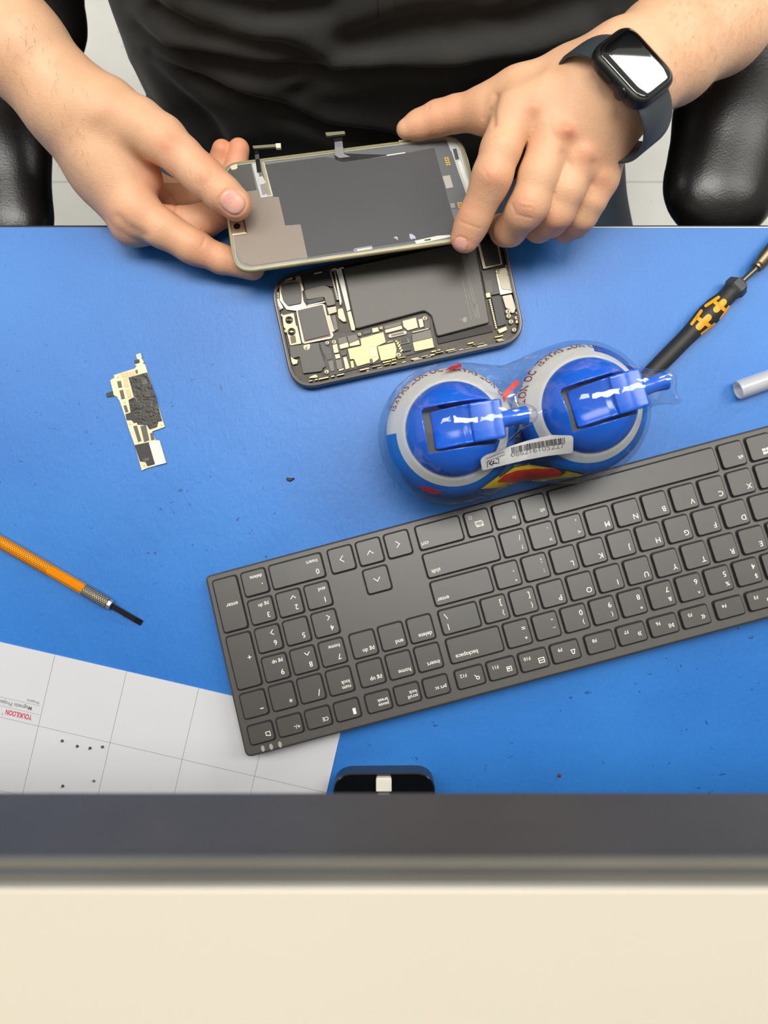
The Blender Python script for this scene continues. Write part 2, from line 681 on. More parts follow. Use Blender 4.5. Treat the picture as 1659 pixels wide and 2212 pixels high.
# white magnetic project mat with printed grid
m_white = mat('white_magnetic_sheet', 'cbccd0', 0.32, spec=0.5, noise=(12, 0.04), bump=(30, 0.05))
m_line = mat('grey_print', '8a8a8c', 0.6)
m_grey_txt = mat('grey_lettering', '77787a', 0.6)
m_red = mat('red_print', 'c01c38', 0.55)
Z0 = MT; ZM = MT + 0.0009
mm = thing('magnetic_mat', 'white magnetic project mat ruled in grey squares, partly under the keyboard', 'mat', P(250, 1640, MT))
poly = [P(-60, 1373, ZM), P(741, 1559, ZM), P(690, 1783, ZM), P(-60, 1980, ZM)]
# true rectangle: width direction and depth direction
c0 = P(741, 1559, ZM); e1 = (P(0, 1387, ZM) - c0).normalized(); e2 = Vector((-e1.y, e1.x, 0)) * 1.0
if e2.y > 0:
    e2 = -e2
L1, L2 = 0.29, 0.125


def mmf(a, b_):
    p = c0 + e1 * a + e2 * b_
    return (p.x, p.y)


v, f = prism(rnd([mmf(0, 0), mmf(L1, 0), mmf(L1, L2), mmf(0, L2)], 0.0015), Z0, ZM, 0.0001)
mk('sheet', v, f, m_white, mm)
mb = MB()


def line_on(mb, p, q, w, z):
    vs, fs = stroke([p, q], w)
    mb.add([(x, y, z) for x, y in vs], fs)


zz = ZM + 0.00006
for k, a in enumerate(((560, 1633, 542, 1716), (429, 1488, 378, 1716), (273, 1452.5, 214, 1716), (118, 1417, 49, 1716))):
    p, q = P(a[0], a[1], zz), P(a[2], a[3], zz)
    aa = (p - c0).dot(e1)
    line_on(mb, mmf(aa, 0.0001), mmf(aa, L2 - 0.0001), 0.00028, zz)
for bb in ((P(84, 1568.5, zz) - c0).dot(e2), (P(84, 1568.5, zz) - c0).dot(e2) + 0.0455):
    line_on(mb, mmf(0.0001, bb), mmf(L1 - 0.0001, bb), 0.00028, zz)
for p, q in (((0, 1505), (86, 1525)), ((0, 1524), (84, 1544))):
    a, b_ = P(*p, zz), P(*q, zz)
    line_on(mb, tuple(a + (a - b_) * 0.5)[:2], tuple(b_)[:2], 0.00022, zz)
mb.build('printed_grid', m_line, mm)


def print_text(name, s, pxc, size, direction, z, m, parent, align='CENTER', sx=1.0, space=1.0, offset=0.0):
    vs, fs = glyphs(s, size, align, space, offset)
    d = Vector((direction[0], direction[1])).normalized()
    n = Vector((-d.y, d.x))
    c = P(pxc[0], pxc[1], z)
    w = [(c.x + d.x * x * sx + n.x * y, c.y + d.y * x * sx + n.y * y, z) for x, y in vs]
    return mk(name, w, fs, m, parent)


td = (-0.975, 0.225)
print_text('brand_lettering', 'YOUKILOON', (40, 1543.5), 0.0046, td, zz, m_red, mm, sx=0.62, offset=0.00012)
print_text('title_lettering', 'Magnetic Project Mat', (69, 1531), 0.0036, td, zz, m_grey_txt, mm, 'LEFT', sx=0.92, offset=0.00005)
print_text('project_lettering', 'Project:', (84.5, 1518.5), 0.0026, td, zz, m_grey_txt, mm, 'LEFT', offset=0.00003)
print_text('registered_mark', '\u00ae', (5, 1542), 0.0018, td, zz, m_grey_txt, mm)

# tiny screws sorted on the white mat
m_screw = mat('screw_metal', '77787c', 0.3, 0.9)
m_slot = mat('screw_recess', '1a1a1a', 0.6)
ln = [('topmost and leftmost of the screws on the white mat', 133, 1601), ('darkest screw, second from the left in the upper row on the white mat', 166, 1613),
      ('screw third from the left in the upper row on the white mat', 194, 1616), ('rightmost screw of the upper row, nearest a grid line', 220, 1614),
      ('lone screw lying lower right, below the upper row', 202, 1688), ('screw lowest on the white mat, close to the counter edge', 135, 1698)]
for k, (lb, x, y) in enumerate(ln):
    c = P(x, y, ZM + 0.001)
    s = thing('screw', 'tiny silver ' + lb, 'screw', (c.x, c.y, ZM), 'phone screws on the white mat')
    tl_ = Vector((0.35 * math.cos(k * 2.1), 0.35 * math.sin(k * 2.1), 1)).normalized()
    a = Vector((c.x, c.y, ZM))
    v, f = lathe([(0, 0.0006), (0.0001, 0.00085), (0.0004, 0.00095), (0.0006, 0.0009)], a, a + tl_, 14)
    mk('head', v, f, m_screw if k != 1 else dark_steel, s, True)
    v, f = lathe([(0.0006, 0.00045), (0.0018, 0.00045), (0.0020, 0.0003)], a, a + tl_, 10)
    mk('shank', v, f, m_screw, s, True)

# bits of debris
m_deb = mat('dark_debris', '1c1216', 0.5)
m_debr = mat('red_debris', '7a1418', 0.4)
mb = MB()
for (dx, dy, r_) in ((-5, -1, 0.0011), (-1, 0.6, 0.0012), (3, -0.5, 0.0010), (7, -2, 0.0007)):
    c = P(627 + dx, 1036 + dy, MT)
    vv, ff = disc(c.x, c.y, r_, MT, MT + 0.0011, 7, ch=0.0004)
    mb.add(vv, ff)
d1 = mb.build('debris_crumb', m_deb)
tag(d1, 'small dark reddish crumb on the blue mat left of the bottle pack', 'debris')
c = P(1208, 1675, MT)
v, f = disc(c.x, c.y, 0.0012, MT, MT + 0.0014, 6, ch=0.0005)
tag(mk('debris_crumb', v, f, m_debr), 'tiny dark red crumb on the mat below the keyboard', 'debris')

# ---------------------------------------------------------------- keyboard
KA = Vector((-.11275, -.04055, .007)); KB = Vector((-.08489, -.1505, .021))
ka = R(15.0); tau = math.atan(14 / 113)
U = Vector((math.cos(ka), math.sin(ka), 0)); Vh = Vector((math.sin(ka), -math.cos(ka), 0))
V = Vh * math.cos(tau) + Vector((0, 0, math.sin(tau)))
kx, ky = -U, V; kz = kx.cross(ky)
Mk = Matrix((kx, ky, kz)).transposed()
m_case = bpy.data.materials.new('keyboard_plastic'); m_case.use_nodes = True
nt, b = nodes_of(m_case)
b.inputs['Base Color'].default_value = lin('403d39'); b.inputs['Roughness'].default_value = 0.38
b.inputs['Specular IOR Level'].default_value = 0.55
tc = nt.nodes.new('ShaderNodeTexCoord')
bump_n(nt, b, noise_n(nt, tc.outputs['Object'], 3000, 1), 0.08, 0.0003)
m_key = mat('key_plastic', '3c3a36', 0.36, spec=0.55, noise=(60, 0.12))
m_gap_shade = mat('key_gap_shade', '050505', 0.7)  # painted shade for the gaps round the keys
m_leg = mat('white_legend', 'dedcd4', 0.5)
kb = thing('keyboard', 'black full-size computer keyboard slanting across the lower right of the desk', 'keyboard', tuple(KA), rot=Mk)
W_, D_ = 0.428, 0.1145
co = [(0.0, 0.0), (-W_, 0.0), (-W_, D_), (0.0012, D_)]
mb = MB()
q = rnd(co, [0.0035, 0.0035, 0.0035, 0.0045], 5)
if area2(q) < 0:
    q = q[::-1]
q2 = inset(q, 0.0012)
n = len(q)
vs = []
for ps, zz_, fl_ in ((q2, None, 1), (q, None, 2), (q, -0.0008, 0), (inset(q, 0.0006), -0.0002, 0), (inset(q, 0.0012), 0, 0)):
    for x, y in ps:
        if fl_:
            # underside follows the desk: distance down to the mat from the tilted top
            hz = KA.z + y * math.sin(tau)
            under = -(hz - MT - (0.0006 if fl_ == 1 else 0.0022)) / math.cos(tau)
            vs.append((x, y, under))
        else:
            vs.append((x, y, zz_))
fs = []
for r_ in range(4):
    for i in range(n):
        j = (i + 1) % n
        fs.append((r_ * n + i, r_ * n + j, (r_ + 1) * n + j, (r_ + 1) * n + i))
fs.append(tuple(range(n))[::-1]); fs.append(tuple(range(4 * n, 5 * n)))
mb.add(vs, fs, 0)
PITCH = 0.0183
rows = [0.0120, 0.0301, 0.0480, 0.0663, 0.0843, 0.1022]
KW = 0.0150
keys = []   # (s centre, t centre, width, height, legends)


def K(s, t, w=KW, h=KW, *leg):
    keys.append((s / 1000 if s > 1 else s, t, w, h, leg))


def L(ch):
    return (('t', ch, -4.2, 3.3, 4.6, 'CENTER'),)


def Wd(ch, y=3.9, w=None, x=-6.2):
    return ('t', ch, x, y, 3.5, 'LEFT')


def S2(lo, up):
    return (('t', lo, -4.3, -2.6, 4.6, 'CENTER'), ('t', up, -4.4, 3.5, 3.6, 'CENTER'))


def chev(d, x, y, s=1.5):
    pts = {'R': [(-s * .6, s), (s * .5, 0), (-s * .6, -s)], 'L': [(s * .6, s), (-s * .5, 0), (s * .6, -s)],
           'U': [(-s, -s * .6), (0, s * .5), (s, -s * .6)], 'D': [(-s, s * .6), (0, -s * .5), (s, s * .6)]}[d]
    return ('s', [(x + a, y + b_) for a, b_ in pts], 0.5)


def num(d, word=None, ch=None):
    l = [('t', d, -3.7, 3.2, 4.6, 'CENTER')]
    if word:
        l.append(('t', word, -5.6, -3.4, 3.2, 'LEFT'))
    if ch:
        l.append(chev(ch, -2.9, -3.2))
    return l


c0_, c1_, c2_, c3_ = 11.6, 29.9, 48.0, 66.3
n0, n1, n2 = 86.1, 104.4, 122.7
# row 0 and the tall number-pad keys
K(c0_, (rows[0] + rows[1]) / 2, KW, KW + 0.0181, ('t', 'enter', -5.2, 0.5, 3.5, 'LEFT'))
K(c0_, (rows[2] + rows[3]) / 2, KW, KW + 0.0181, ('t', '+', -4.2, -1.5, 5.0, 'CENTER'))
K(c1_, rows[0], KW, KW, ('t', '.', -4.4, 3.2, 6.0, 'CENTER'), ('t', 'delete', -5.6, -3.4, 3.2, 'LEFT'))
K((c2_ + c3_) / 2, rows[0], KW + 0.0183, KW, ('t', '0', -12.6, 3.2, 4.6, 'CENTER'), ('t', 'insert', -14.3, -3.4, 3.2, 'LEFT'))
K(n0, rows[0], KW, KW, chev('R', 0, 0, 1.9)); K(n1, rows[0], KW, KW, chev('D', 0, 0.4, 1.9)); K(n2, rows[0], KW, KW, chev('L', 0, 0, 1.9))
K(n1, rows[1], KW, KW, chev('U', 0, 0, 1.9))
for c_, d, w, a in ((c1_, '3', 'pg dn', None), (c2_, '2', None, 'D'), (c3_, '1', 'end', None)):
    K(c_, rows[1], KW, KW, *num(d, w, a))
for c_, d, w, a in ((c1_, '6', None, 'R'), (c2_, '5', None, None), (c3_, '4', None, 'L')):
    K(c_, rows[2], KW, KW, *num(d, w, a))
for c_, d, w, a in ((c1_, '9', 'pg up', None), (c2_, '8', None, 'U'), (c3_, '7', 'home', None)):
    K(c_, rows[3], KW, KW, *num(d, w, a))
K(n0, rows[3], KW, KW, Wd('pg dn')); K(n1, rows[3], KW, KW, Wd('end')); K(n2, rows[3], KW, KW, Wd('delete'))
K(c0_, rows[4], KW, KW, ('s', [(-5.2, 3.6), (-3.4, 3.6)], 0.5))
K(c1_, rows[4], KW, KW, ('t', '*', -4.4, 2.6, 5.0, 'CENTER'))
K(c2_, rows[4], KW, KW, ('s', [(-4.9, 1.6), (-3.7, 5.0)], 0.5))
K(c3_, rows[4], KW, KW, ('t', 'num', -6.2, 4.4, 3.3, 'LEFT'), ('t', 'lock', -6.2, 1.3, 3.3, 'LEFT'))
K(n0, rows[4], KW, KW, Wd('pg up')); K(n1, rows[4], KW, KW, Wd('home')); K(n2, rows[4], KW, KW, Wd('insert'))
FH = 0.0112
K(c0_, rows[5], KW, FH, ('s', [(-5.6, 0.2), (-3.0, 0.2), (-3.0, 2.2), (-4.2, 2.2), (-4.6, 2.7), (-5.6, 2.7), (-5.6, 0.2)], 0.42))
K(c1_, rows[5], KW, FH, ('t', '+/-', -4.4, 1.6, 3.4, 'CENTER'))
K(c2_, rows[5], KW, FH, ('t', 'CE', -4.2, 1.6, 3.2, 'CENTER'))
K(c3_, rows[5], KW, FH, ('s', [(-4.2, 2.6), (-4.2, 0.8)], 1.9))
K(n0, rows[5], KW, FH, ('t', 'pause', -6.2, 2.2, 2.9, 'LEFT'), ('t', 'break', -6.2, -0.4, 2.9, 'LEFT'))
K(n1, rows[5], KW, FH, ('t', 'scroll', -6.2, 2.2, 2.9, 'LEFT'), ('t', 'lock', -6.2, -0.4, 2.9, 'LEFT'))
K(n2, rows[5], KW, FH, ('t', 'prt sc', -6.2, 1.4, 3.1, 'LEFT'))
S0 = 135.6
ctr_w = 27.9
K(S0 + ctr_w / 2, rows[0], ctr_w / 1000, KW, ('t', 'ctrl', 8.0, 3.9, 3.5, 'LEFT'))
K(174.6, rows[0], KW, KW, ('s', [(-1.6, 1.2), (0.2, 1.2)], 3.0), ('s', [(-1.2, 0.2), (0.8, 0.2)], 2.6), ('s', [(-0.9, 1.9), (0.2, -0.1)], 1.2), ('s', [(3.2, -3.2), (4.8, -3.2), (4.8, -5.0), (3.2, -5.0), (3.2, -3.2)], 0.3))
K(192.8, rows[0], KW, KW, ('t', 'fn', -5.6, 2.6, 3.4, 'LEFT'))
K(210.9, rows[0], KW, KW, ('t', 'alt', -6.2, 2.9, 3.4, 'LEFT'))
K(275.2, rows[0], 0.107, KW)
K(339.2, rows[0], KW, KW, ('t', 'alt', -6.2, 2.9, 3.4, 'LEFT'))
win = [('s', [(-4.2 + a, 2.2 + b_), (-3.2 + a, 2.2 + b_)], 1.6) for a in (0, 2.1) for b_ in (0, 2.1)]
K(357.5, rows[0], KW, KW, *win)
K(S0 + 46.3 / 2, rows[1], 0.0463, KW, ('t', 'shift', 14.5, 3.9, 3.5, 'LEFT'))
for i, s_ in enumerate(['/?', '.>', ',<']):
    K(192.6 + 18.3 * i, rows[1], KW, KW, *S2(s_[0], s_[1]))
for i, s_ in enumerate('MNBVCXZ'):
    K(192.6 + 18.3 * (i + 3), rows[1], KW, KW, *L(s_))
K(S0 + 36.9 / 2, rows[2], 0.0369, KW, ('t', 'enter', 9.2, 3.9, 3.5, 'LEFT'))
K(183.2, rows[2], KW, KW, *S2("'", '"')); K(201.5, rows[2], KW, KW, *S2(';', ':'))
for i, s_ in enumerate('LKJHGFDS'):
    K(183.2 + 18.3 * (i + 2), rows[2], KW, KW, *L(s_))
K(S0 + 23.8 / 2, rows[3], 0.0238, KW, ('s', [(7.2, -1.8), (8.6, -4.8)], 0.5), ('s', [(8.0, 5.0), (8.0, 1.6)], 0.45))
K(170.1, rows[3], KW, KW, *S2(']', '}')); K(188.4, rows[3], KW, KW, *S2('[', '{'))
for i, s_ in enumerate('POIUYTREW'):
    K(170.1 + 18.3 * (i + 2), rows[3], KW, KW, *L(s_))
K(S0 + 33.1 / 2, rows[4], 0.0331, KW, ('t', 'backspace', -1.0, 3.9, 3.5, 'LEFT'))
for i, s_ in enumerate(['=+', '-_', '0)', '9(', '8*', '7&', '6^', '5%', '4$', '3#']):
    K(179.4 + 18.28 * i, rows[4], KW, KW, *S2(s_[0], s_[1]))
FW = 0.0170
icons = {
    12: [('s', [(-4.6 + .9 * math.cos(a), 1.5 + .9 * math.sin(a)) for a in np.linspace(0, 6.283, 13)], 0.45), ('s', [(-4.0, 0.8), (-3.0, -0.4)], 0.5)],
    11: [('s', [(-5.8, 2.4), (-3.0, 2.4), (-3.0, -0.1), (-5.8, -0.1), (-5.8, 2.4)], 0.45), ('s', [(-4.6, 1.0), (-3.8, 1.0)], 0.9)],
    10: [('s', [(-6.3, 2.6), (-3.0, 2.6), (-3.0, -0.2), (-6.3, -0.2), (-6.3, 2.6)], 0.5), ('s', [(-5.6, 1.2), (-3.6, 1.2)], 0.5)],
    9: [('s', [(-5.7, 0.0), (-4.9, 2.4), (-4.1, 2.4), (-3.3, 0.0), (-5.7, 0.0)], 0.5)],
    7: [('t', '\u00bb', -4.6, 1.4, 5.4, 'CENTER')], 6: [('s', [(-5.8, 2.3), (-4.6, 1.2), (-5.8, 0.1), (-5.8, 2.3)], 0.4), ('s', [(-3.9, 2.3), (-3.9, 0.1)], 0.4), ('s', [(-3.1, 2.3), (-3.1, 0.1)], 0.4)],
    5: [('t', '\u00ab', -4.6, 1.4, 5.4, 'CENTER')], 3: [('s', [(-5.4, 1.2), (-4.0, 1.2)], 1.8)]}
for i in range(10):
    nf = 12 - i
    s_ = 144.1 + 20.15 * i + (i >= 4) * 1.7 + (i >= 8) * 1.5
    K(s_, rows[5], FW, FH, ('t', 'F%d' % nf, 1.6, -1.9, 2.9, 'LEFT'), *icons.get(nf, []))
# flat black plates paint the gap shade around every key, within the case mesh
for s_, t, w, h, leg in keys:
    x0, x1 = -s_ - w / 2 - .0009, -s_ + w / 2 + .0009
    y0, y1 = t - h / 2 - .0009, t + h / 2 + .0009
    v, f = prism(rnd([(x0, y0), (x1, y0), (x1, y1), (x0, y1)], 0.0024, 4), -0.0002, 0.00005)
    mb.add(v, f, 1)
mk('case', mb.v, mb.f, [m_case, m_gap_shade], kb, world=False, mi=mb.mi)
KT = 0.0021
for s_, t, w, h, leg in keys:
    x, y = -s_, t
    q = rnd([(x - w / 2, y - h / 2), (x + w / 2, y - h / 2), (x + w / 2, y + h / 2), (x - w / 2, y + h / 2)], 0.0020, 4)
    v, f = prism(q, 0.00008, KT, 0.00035)
    # slight dish in the key top
    ko = mk('key', v, f, m_key, kb, world=False)
    if leg:
        lm = MB()
        for g in leg:
            if g[0] == 't':
                gv, gf = glyphs(g[1], g[4] / 1000, g[5], 1.0, 0.00004)
                lm.add([(x + a + g[2] / 1000, y + b_ + g[3] / 1000, KT + 0.00006) for a, b_ in gv], gf)
            else:
                gv, gf = stroke([(a / 1000, b_ / 1000) for a, b_ in g[1]], g[2] / 1000)
                lm.add([(x + a, y + b_, KT + 0.00005 + 0.000004 * (i // 4)) for i, (a, b_) in enumerate(gv)], gf)
        lo = mk('legend', lm.v, lm.f, m_leg, ko, world=False)
# home-row ridges and lock lights
m_led = mat('lock_light_window', '9a968c', 0.4)
for s_, t in ((0.2380, rows[2]), (0.3112, rows[2]), (0.0480, rows[2])):
    pass
for i, (px_, py_) in enumerate(((568, 1617), (586, 1613), (605, 1608))):
    d = P(px_, py_, 0.0205)
    l_ = Mk.transposed() @ (d - KA)
    pts = [(l_.x + 0.0011 * math.cos(a), l_.y + 0.0019 * math.sin(a)) for a in np.linspace(0, 2 * math.pi, 14, endpoint=False)]
    v, f = prism(pts, -0.0002, 0.00008)
    mk('lock_light', v, f, m_led, kb, world=False)

# ---------------------------------------------------------------- phone dock
m_dock = mat('dock_black', '0c0d10', 0.12, spec=0.6, coat=0.5)
m_dock_side = mat('dock_side', '10161d', 0.3)
m_rim = mat('dock_rim', '3a3532', 0.25, 0.6)
DZ = 0.0165
dk = thing('phone_dock', 'black rounded charging dock under the counter edge', 'dock', P(829, 1690, MT))
Yf = P(829, 1671, DZ).y
dp = rnd([(-0.0314, Yf), (-0.0314, Yf - 0.062), (0.0316, Yf - 0.062), (0.0316, Yf + 0.0006)], 0.0125, 8)
v, f = prism(dp, MT, DZ - 0.0006, 0.0)
mk('body', v, f, m_dock_side, dk)
if area2(dp) < 0:
    dp = dp[::-1]
v, f = prism(dp, DZ - 0.0006, DZ - 0.0001, 0.0002); mk('rim', v, f, m_rim, dk)
v, f = prism(inset(dp, 0.0006), DZ - 0.0002, DZ + 0.0003, 0.0002); mk('top_plate', v, f, m_dock, dk)
m_wp = mat('white_connector', 'ece6da', 0.35)
cx0, cx1 = P(812, 1700, DZ + .004).x, P(846, 1700, DZ + .004).x
cy0 = P(829, 1681, DZ + .004).y
v, f = prism(rnd([(cx0, cy0 - 0.0085), (cx1, cy0 - 0.0085), (cx1, cy0), (cx0, cy0)], [0.0006, 0.0006, 0.0016, 0.0016], 5), DZ + 0.0003, DZ + 0.004, 0.0006)
tag(mk('connector', v, f, m_wp, dk), 'white plug block standing in the middle of the dock')
v, f = prism(rnd([(cx0 + .0012, cy0 - 0.0105), (cx1 - .0012, cy0 - 0.0105), (cx1 - .0012, cy0 - 0.0088), (cx0 + .0012, cy0 - 0.0088)], 0.0004), DZ + 0.0003, DZ + 0.007, 0.0003)
mk('plug', v, f, steel, dk)

# ---------------------------------------------------------------- clear tube
m_tube = bpy.data.materials.new('milky_plastic'); m_tube.use_nodes = True
nt, b = nodes_of(m_tube)
b.inputs['Base Color'].default_value = lin('e4e6ea'); b.inputs['Roughness'].default_value = 0.25
b.inputs['Transmission Weight'].default_value = 0.35; b.inputs['Alpha'].default_value = 0.72
tz = MT + 0.0061
a = P(1594, 843, tz); b2 = P(1659, 820, tz); dd = (b2 - a).normalized()
vs, fs = [], []
n = 32
u = dd.cross(Vector((0, 0, 1))).normalized(); w = Vector((0, 0, 1))
prof = [(0, 0.0052), (0, 0.0059), (0.0006, 0.0061), (0.08, 0.0061), (0.08, 0.0052), (0, 0.0052)]
for t, r_ in prof[:-1]:
    for i in range(n):
        q = 2 * math.pi * i / n
        vs.append(a + dd * t + (u * math.cos(q) + w * math.sin(q)) * r_)
for k in range(5):
    for i in range(n):
        j = (i + 1) % n; k2 = (k + 1) % 5
        fs.append((k * n + i, k * n + j, k2 * n + j, k2 * n + i))
tb = mk('plastic_tube', vs, fs, m_tube, smooth=True)
tag(tb, 'milky clear plastic tube on the mat at the right edge', 'tube')

# ---------------------------------------------------------------- orange precision knife handle
m_or = mat('orange_anodised', 'ff9a06', 0.25, 0.45)
m_kn = mat('knurled_orange', 'ff980c', 0.35, 0.4)
nt = m_kn.node_tree; b = nt.nodes['Principled BSDF']
m_sil = mat('knurled_steel', 'a89e8c', 0.35, 0.9)


def knurl(m, ax, scale):
    nt = m.node_tree; b = nt.nodes['Principled BSDF']
    tc = nt.nodes.new('ShaderNodeTexCoord')
    mp = nt.nodes.new('ShaderNodeMapping'); mp.inputs['Rotation'].default_value = (0, 0, ax)
    nt.links.new(tc.outputs['Object'], mp.inputs['Vector'])
    hs = []
    for r_ in (R(35), R(-35)):
        m2 = nt.nodes.new('ShaderNodeMapping'); m2.inputs['Rotation'].default_value = (0, 0, r_)
        nt.links.new(mp.outputs[0], m2.inputs['Vector'])
        w_ = nt.nodes.new('ShaderNodeTexWave'); w_.inputs['Scale'].default_value = scale
        nt.links.new(m2.outputs[0], w_.inputs['Vector']); hs.append(w_.outputs['Fac'])
    h_ = mth(nt, 'MULTIPLY', hs[0], hs[1])
    bump_n(nt, b, h_, 0.9, 0.0006)


knurl(m_kn, R(31), 280); knurl(m_sil, R(31), 280)
kz_ = MT + 0.0039
A0, A1 = P(-60, 1136, kz_), P(181, 1273, kz_)
kn = thing('precision_tool', 'orange metal handled precision knife with knurled collar, at left', 'tool', P(143, 1251, MT))
dx = (A1 - A0).normalized(); LL = (A1 - A0).length


def hexlathe(prof, a, b_, n=6):
    return lathe(prof, a, b_, n)


sA = P(105, 1230, kz_); tS = (sA - A0).dot(dx)
v, f = lathe([(-0.03, 0.0034), (-0.03, 0.00385), (tS, 0.00385), (tS + 0.0003, 0.0036)], A0, A1, 36)
mk('knurled_grip', v, f, m_kn, kn, True)
v, f = lathe([(tS, 0.0036), (tS + 0.0004, 0.0037), (LL, 0.0037)], A0, A1, 10)
mk('handle', v, f, m_or, kn)
B0 = P(241, 1308, kz_ - 0.0004); lc = (B0 - A1).length
v, f = lathe([(0, 0.0037), (0.0003, 0.0039), (lc - 0.003, 0.0038), (lc - 0.0028, 0.0033)], A1, B0, 32)
mk('collar', v, f, m_sil, kn, True)
v, f = lathe([(lc - 0.0028, 0.0024), (lc - 0.0026, 0.0034), (lc - 0.0004, 0.0034), (lc, 0.0026)], A1, B0, 8)
mk('chuck', v, f, mat('chuck_metal', 'cfc8ba', 0.3, 0.8), kn)
B1 = P(306, 1346, MT + 0.0012)
dB = (B1 - B0).normalized(); nB = Vector((-dB.y, dB.x, 0)).normalized()
mb = MB()
def bl(t, wv, zt, zb):
    c = B0 + dB * t
    zc = c.z
    return [c + nB * wv + Vector((0, 0, zt)), c - nB * wv + Vector((0, 0, zt)), c - nB * wv + Vector((0, 0, zb)), c + nB * wv + Vector((0, 0, zb))]
lb = (B1 - B0).length
sec = bl(0, .0016, .0009, -.0009) + bl(lb * .78, .0017, .0009, -.0008) + bl(lb, .0018, .0001, -.0004)
fs = [(0, 1, 2, 3)]
for k in (0, 4):
    for i in range(4):
        j = (i + 1) % 4
        fs.append((k + i, k + 4 + i, k + 4 + j, k + j))
fs.append((11, 10, 9, 8))
mb.add(sec, fs)
mb.build('blade', mat('blackened_blade', '35333a', 0.32, 0.8), kn)
# ---------------------------------------------------------------- screwdriver
m_rub = mat('black_rubber', '232322', 0.55, bump=(2500, 0.1))
m_rub2 = mat('grey_rubber', '3c3c3e', 0.5)
m_yel = mat('yellow_rubber', 'f0a412', 0.45)
shz = MT + 0.0078
sd = thing('screwdriver', 'black handled screwdriver with yellow grip pads behind the bottle pack', 'screwdriver', P(1520, 690, MT))
a = P(1355, 858, shz); bb_ = P(1599, 611, shz); ax = (bb_ - a).normalized(); LT = (bb_ - a).length
pm = FPX / (CAM_Z - shz)


def tt(x, y):
    return (P(x, y, shz) - a).dot(ax)


v, f = lathe([(0, 0.003), (0.001, 0.0046), (tt(1390, 805), 0.0052), (tt(1440, 768), 0.0054), (tt(1480, 733), 0.0054), (tt(1503, 712), 0.0058),
              (tt(1520, 695), 0.0068), (tt(1534, 682), 0.0073), (tt(1550, 667), 0.0069), (tt(1567, 650), 0.0056), (tt(1578, 638), 0.0054), (tt(1583, 632), 0.0060)], a, bb_, 36)
hd = mk('handle', v, f, m_rub, sd, 'all')
hbv = BVHTree.FromPolygons([tuple(x) for x in v], f)
v, f = lathe([(tt(1583, 632), 0.0060), (tt(1587, 628), 0.0071), (tt(1592, 622), 0.0073), (tt(1597, 615), 0.0069), (tt(1602, 609), 0.0040), (tt(1603, 608), 0.002)], a, bb_, 6)
mk('hex_cap', v, f, m_rub2, sd)
v, f = lathe([(0, 0.0018), (0.03, 0.0018)], P(1598, 612, shz), P(1633, 580, shz), 20)
mk('shaft', v, f, mat('worn_steel', '7d7362', 0.35, 0.9), sd, True)
c_a, c_b = P(1633, 579, shz), P(1659, 550, shz)
prof = [(0, 0.002), (0.0002, 0.0034), (0.0012, 0.0036), (0.0014, 0.0031), (0.002, 0.0034)]
t = 0.002
while t < 0.03:
    g = 0.0036 + 0.0012 * min(1, t / 0.012)
    prof += [(t + 0.0003, g), (t + 0.0008, g + 0.0002), (t + 0.0011, g)]
    t += 0.0012
v, f = lathe(prof, c_a, c_b, 30)
mk('chuck', v, f, mat('bronze_steel', '9c8c70', 0.35, 0.9), sd, True)
camv = Vector((0, 0, CAM_Z))


def hit(bv, px, py, off=0.0):
    d = (P(px, py, 0) - camv).normalized()
    loc, nor, i, dist = bv.ray_cast(camv, d)
    if loc is None:
        return None
    if nor.dot(d) > 0:
        nor = -nor
    return loc + nor * off


def decal(name, polys, bv, off, m, parent, step=2.0, thick=0.00012):
    """patches that follow a surface: polygons read off the photograph laid onto bv"""
    V_, F_ = [], []
    for pl in polys:
        bm = bmesh.new()
        vs = [bm.verts.new((x, y, 0)) for x, y in pl]
        try:
            bm.faces.new(vs)
        except ValueError:
            bm.free(); continue
        bmesh.ops.triangulate(bm, faces=bm.faces[:])
        for _ in range(5):
            es = [e for e in bm.edges if e.calc_length() > step]
            if not es:
                break
            bmesh.ops.subdivide_edges(bm, edges=es, cuts=1)
            bmesh.ops.triangulate(bm, faces=bm.faces[:])
        bm.verts.index_update()
        pts = [hit(bv, v_.co.x, v_.co.y, off) for v_ in bm.verts]
        k = len(V_)
        ok = [p is not None for p in pts]
        V_ += [p if p is not None else Vector((0, 0, 0)) for p in pts]
        for f_ in bm.faces:
            ids = [v_.index for v_ in f_.verts]
            if all(ok[i] for i in ids):
                F_.append(tuple(i + k for i in ids))
        bm.free()
    used = sorted({i for f_ in F_ for i in f_}); re_ = {i: j for j, i in enumerate(used)}
    if not used:
        return None
    V_ = [V_[i] for i in used]; F_ = [tuple(re_[i] for i in f_) for f_ in F_]
    o = mk(name, V_, F_, m, parent, 'all')
    return o


def caps_poly(p, q, r, n=7):
    p, q = Vector(p), Vector(q); d = q - p; a0 = math.atan2(d.y, d.x)
    out = []
    for i in range(n):
        t_ = a0 - math.pi / 2 + math.pi * i / (n - 1)
        out.append((q.x + r * math.cos(t_), q.y + r * math.sin(t_)))
    for i in range(n):
        t_ = a0 + math.pi / 2 + math.pi * i / (n - 1)
        out.append((p.x + r * math.cos(t_), p.y + r * math.sin(t_)))
    return out


def z7(x, y):
    return (1380 + x / 5.53, 500 + y / 5.53)


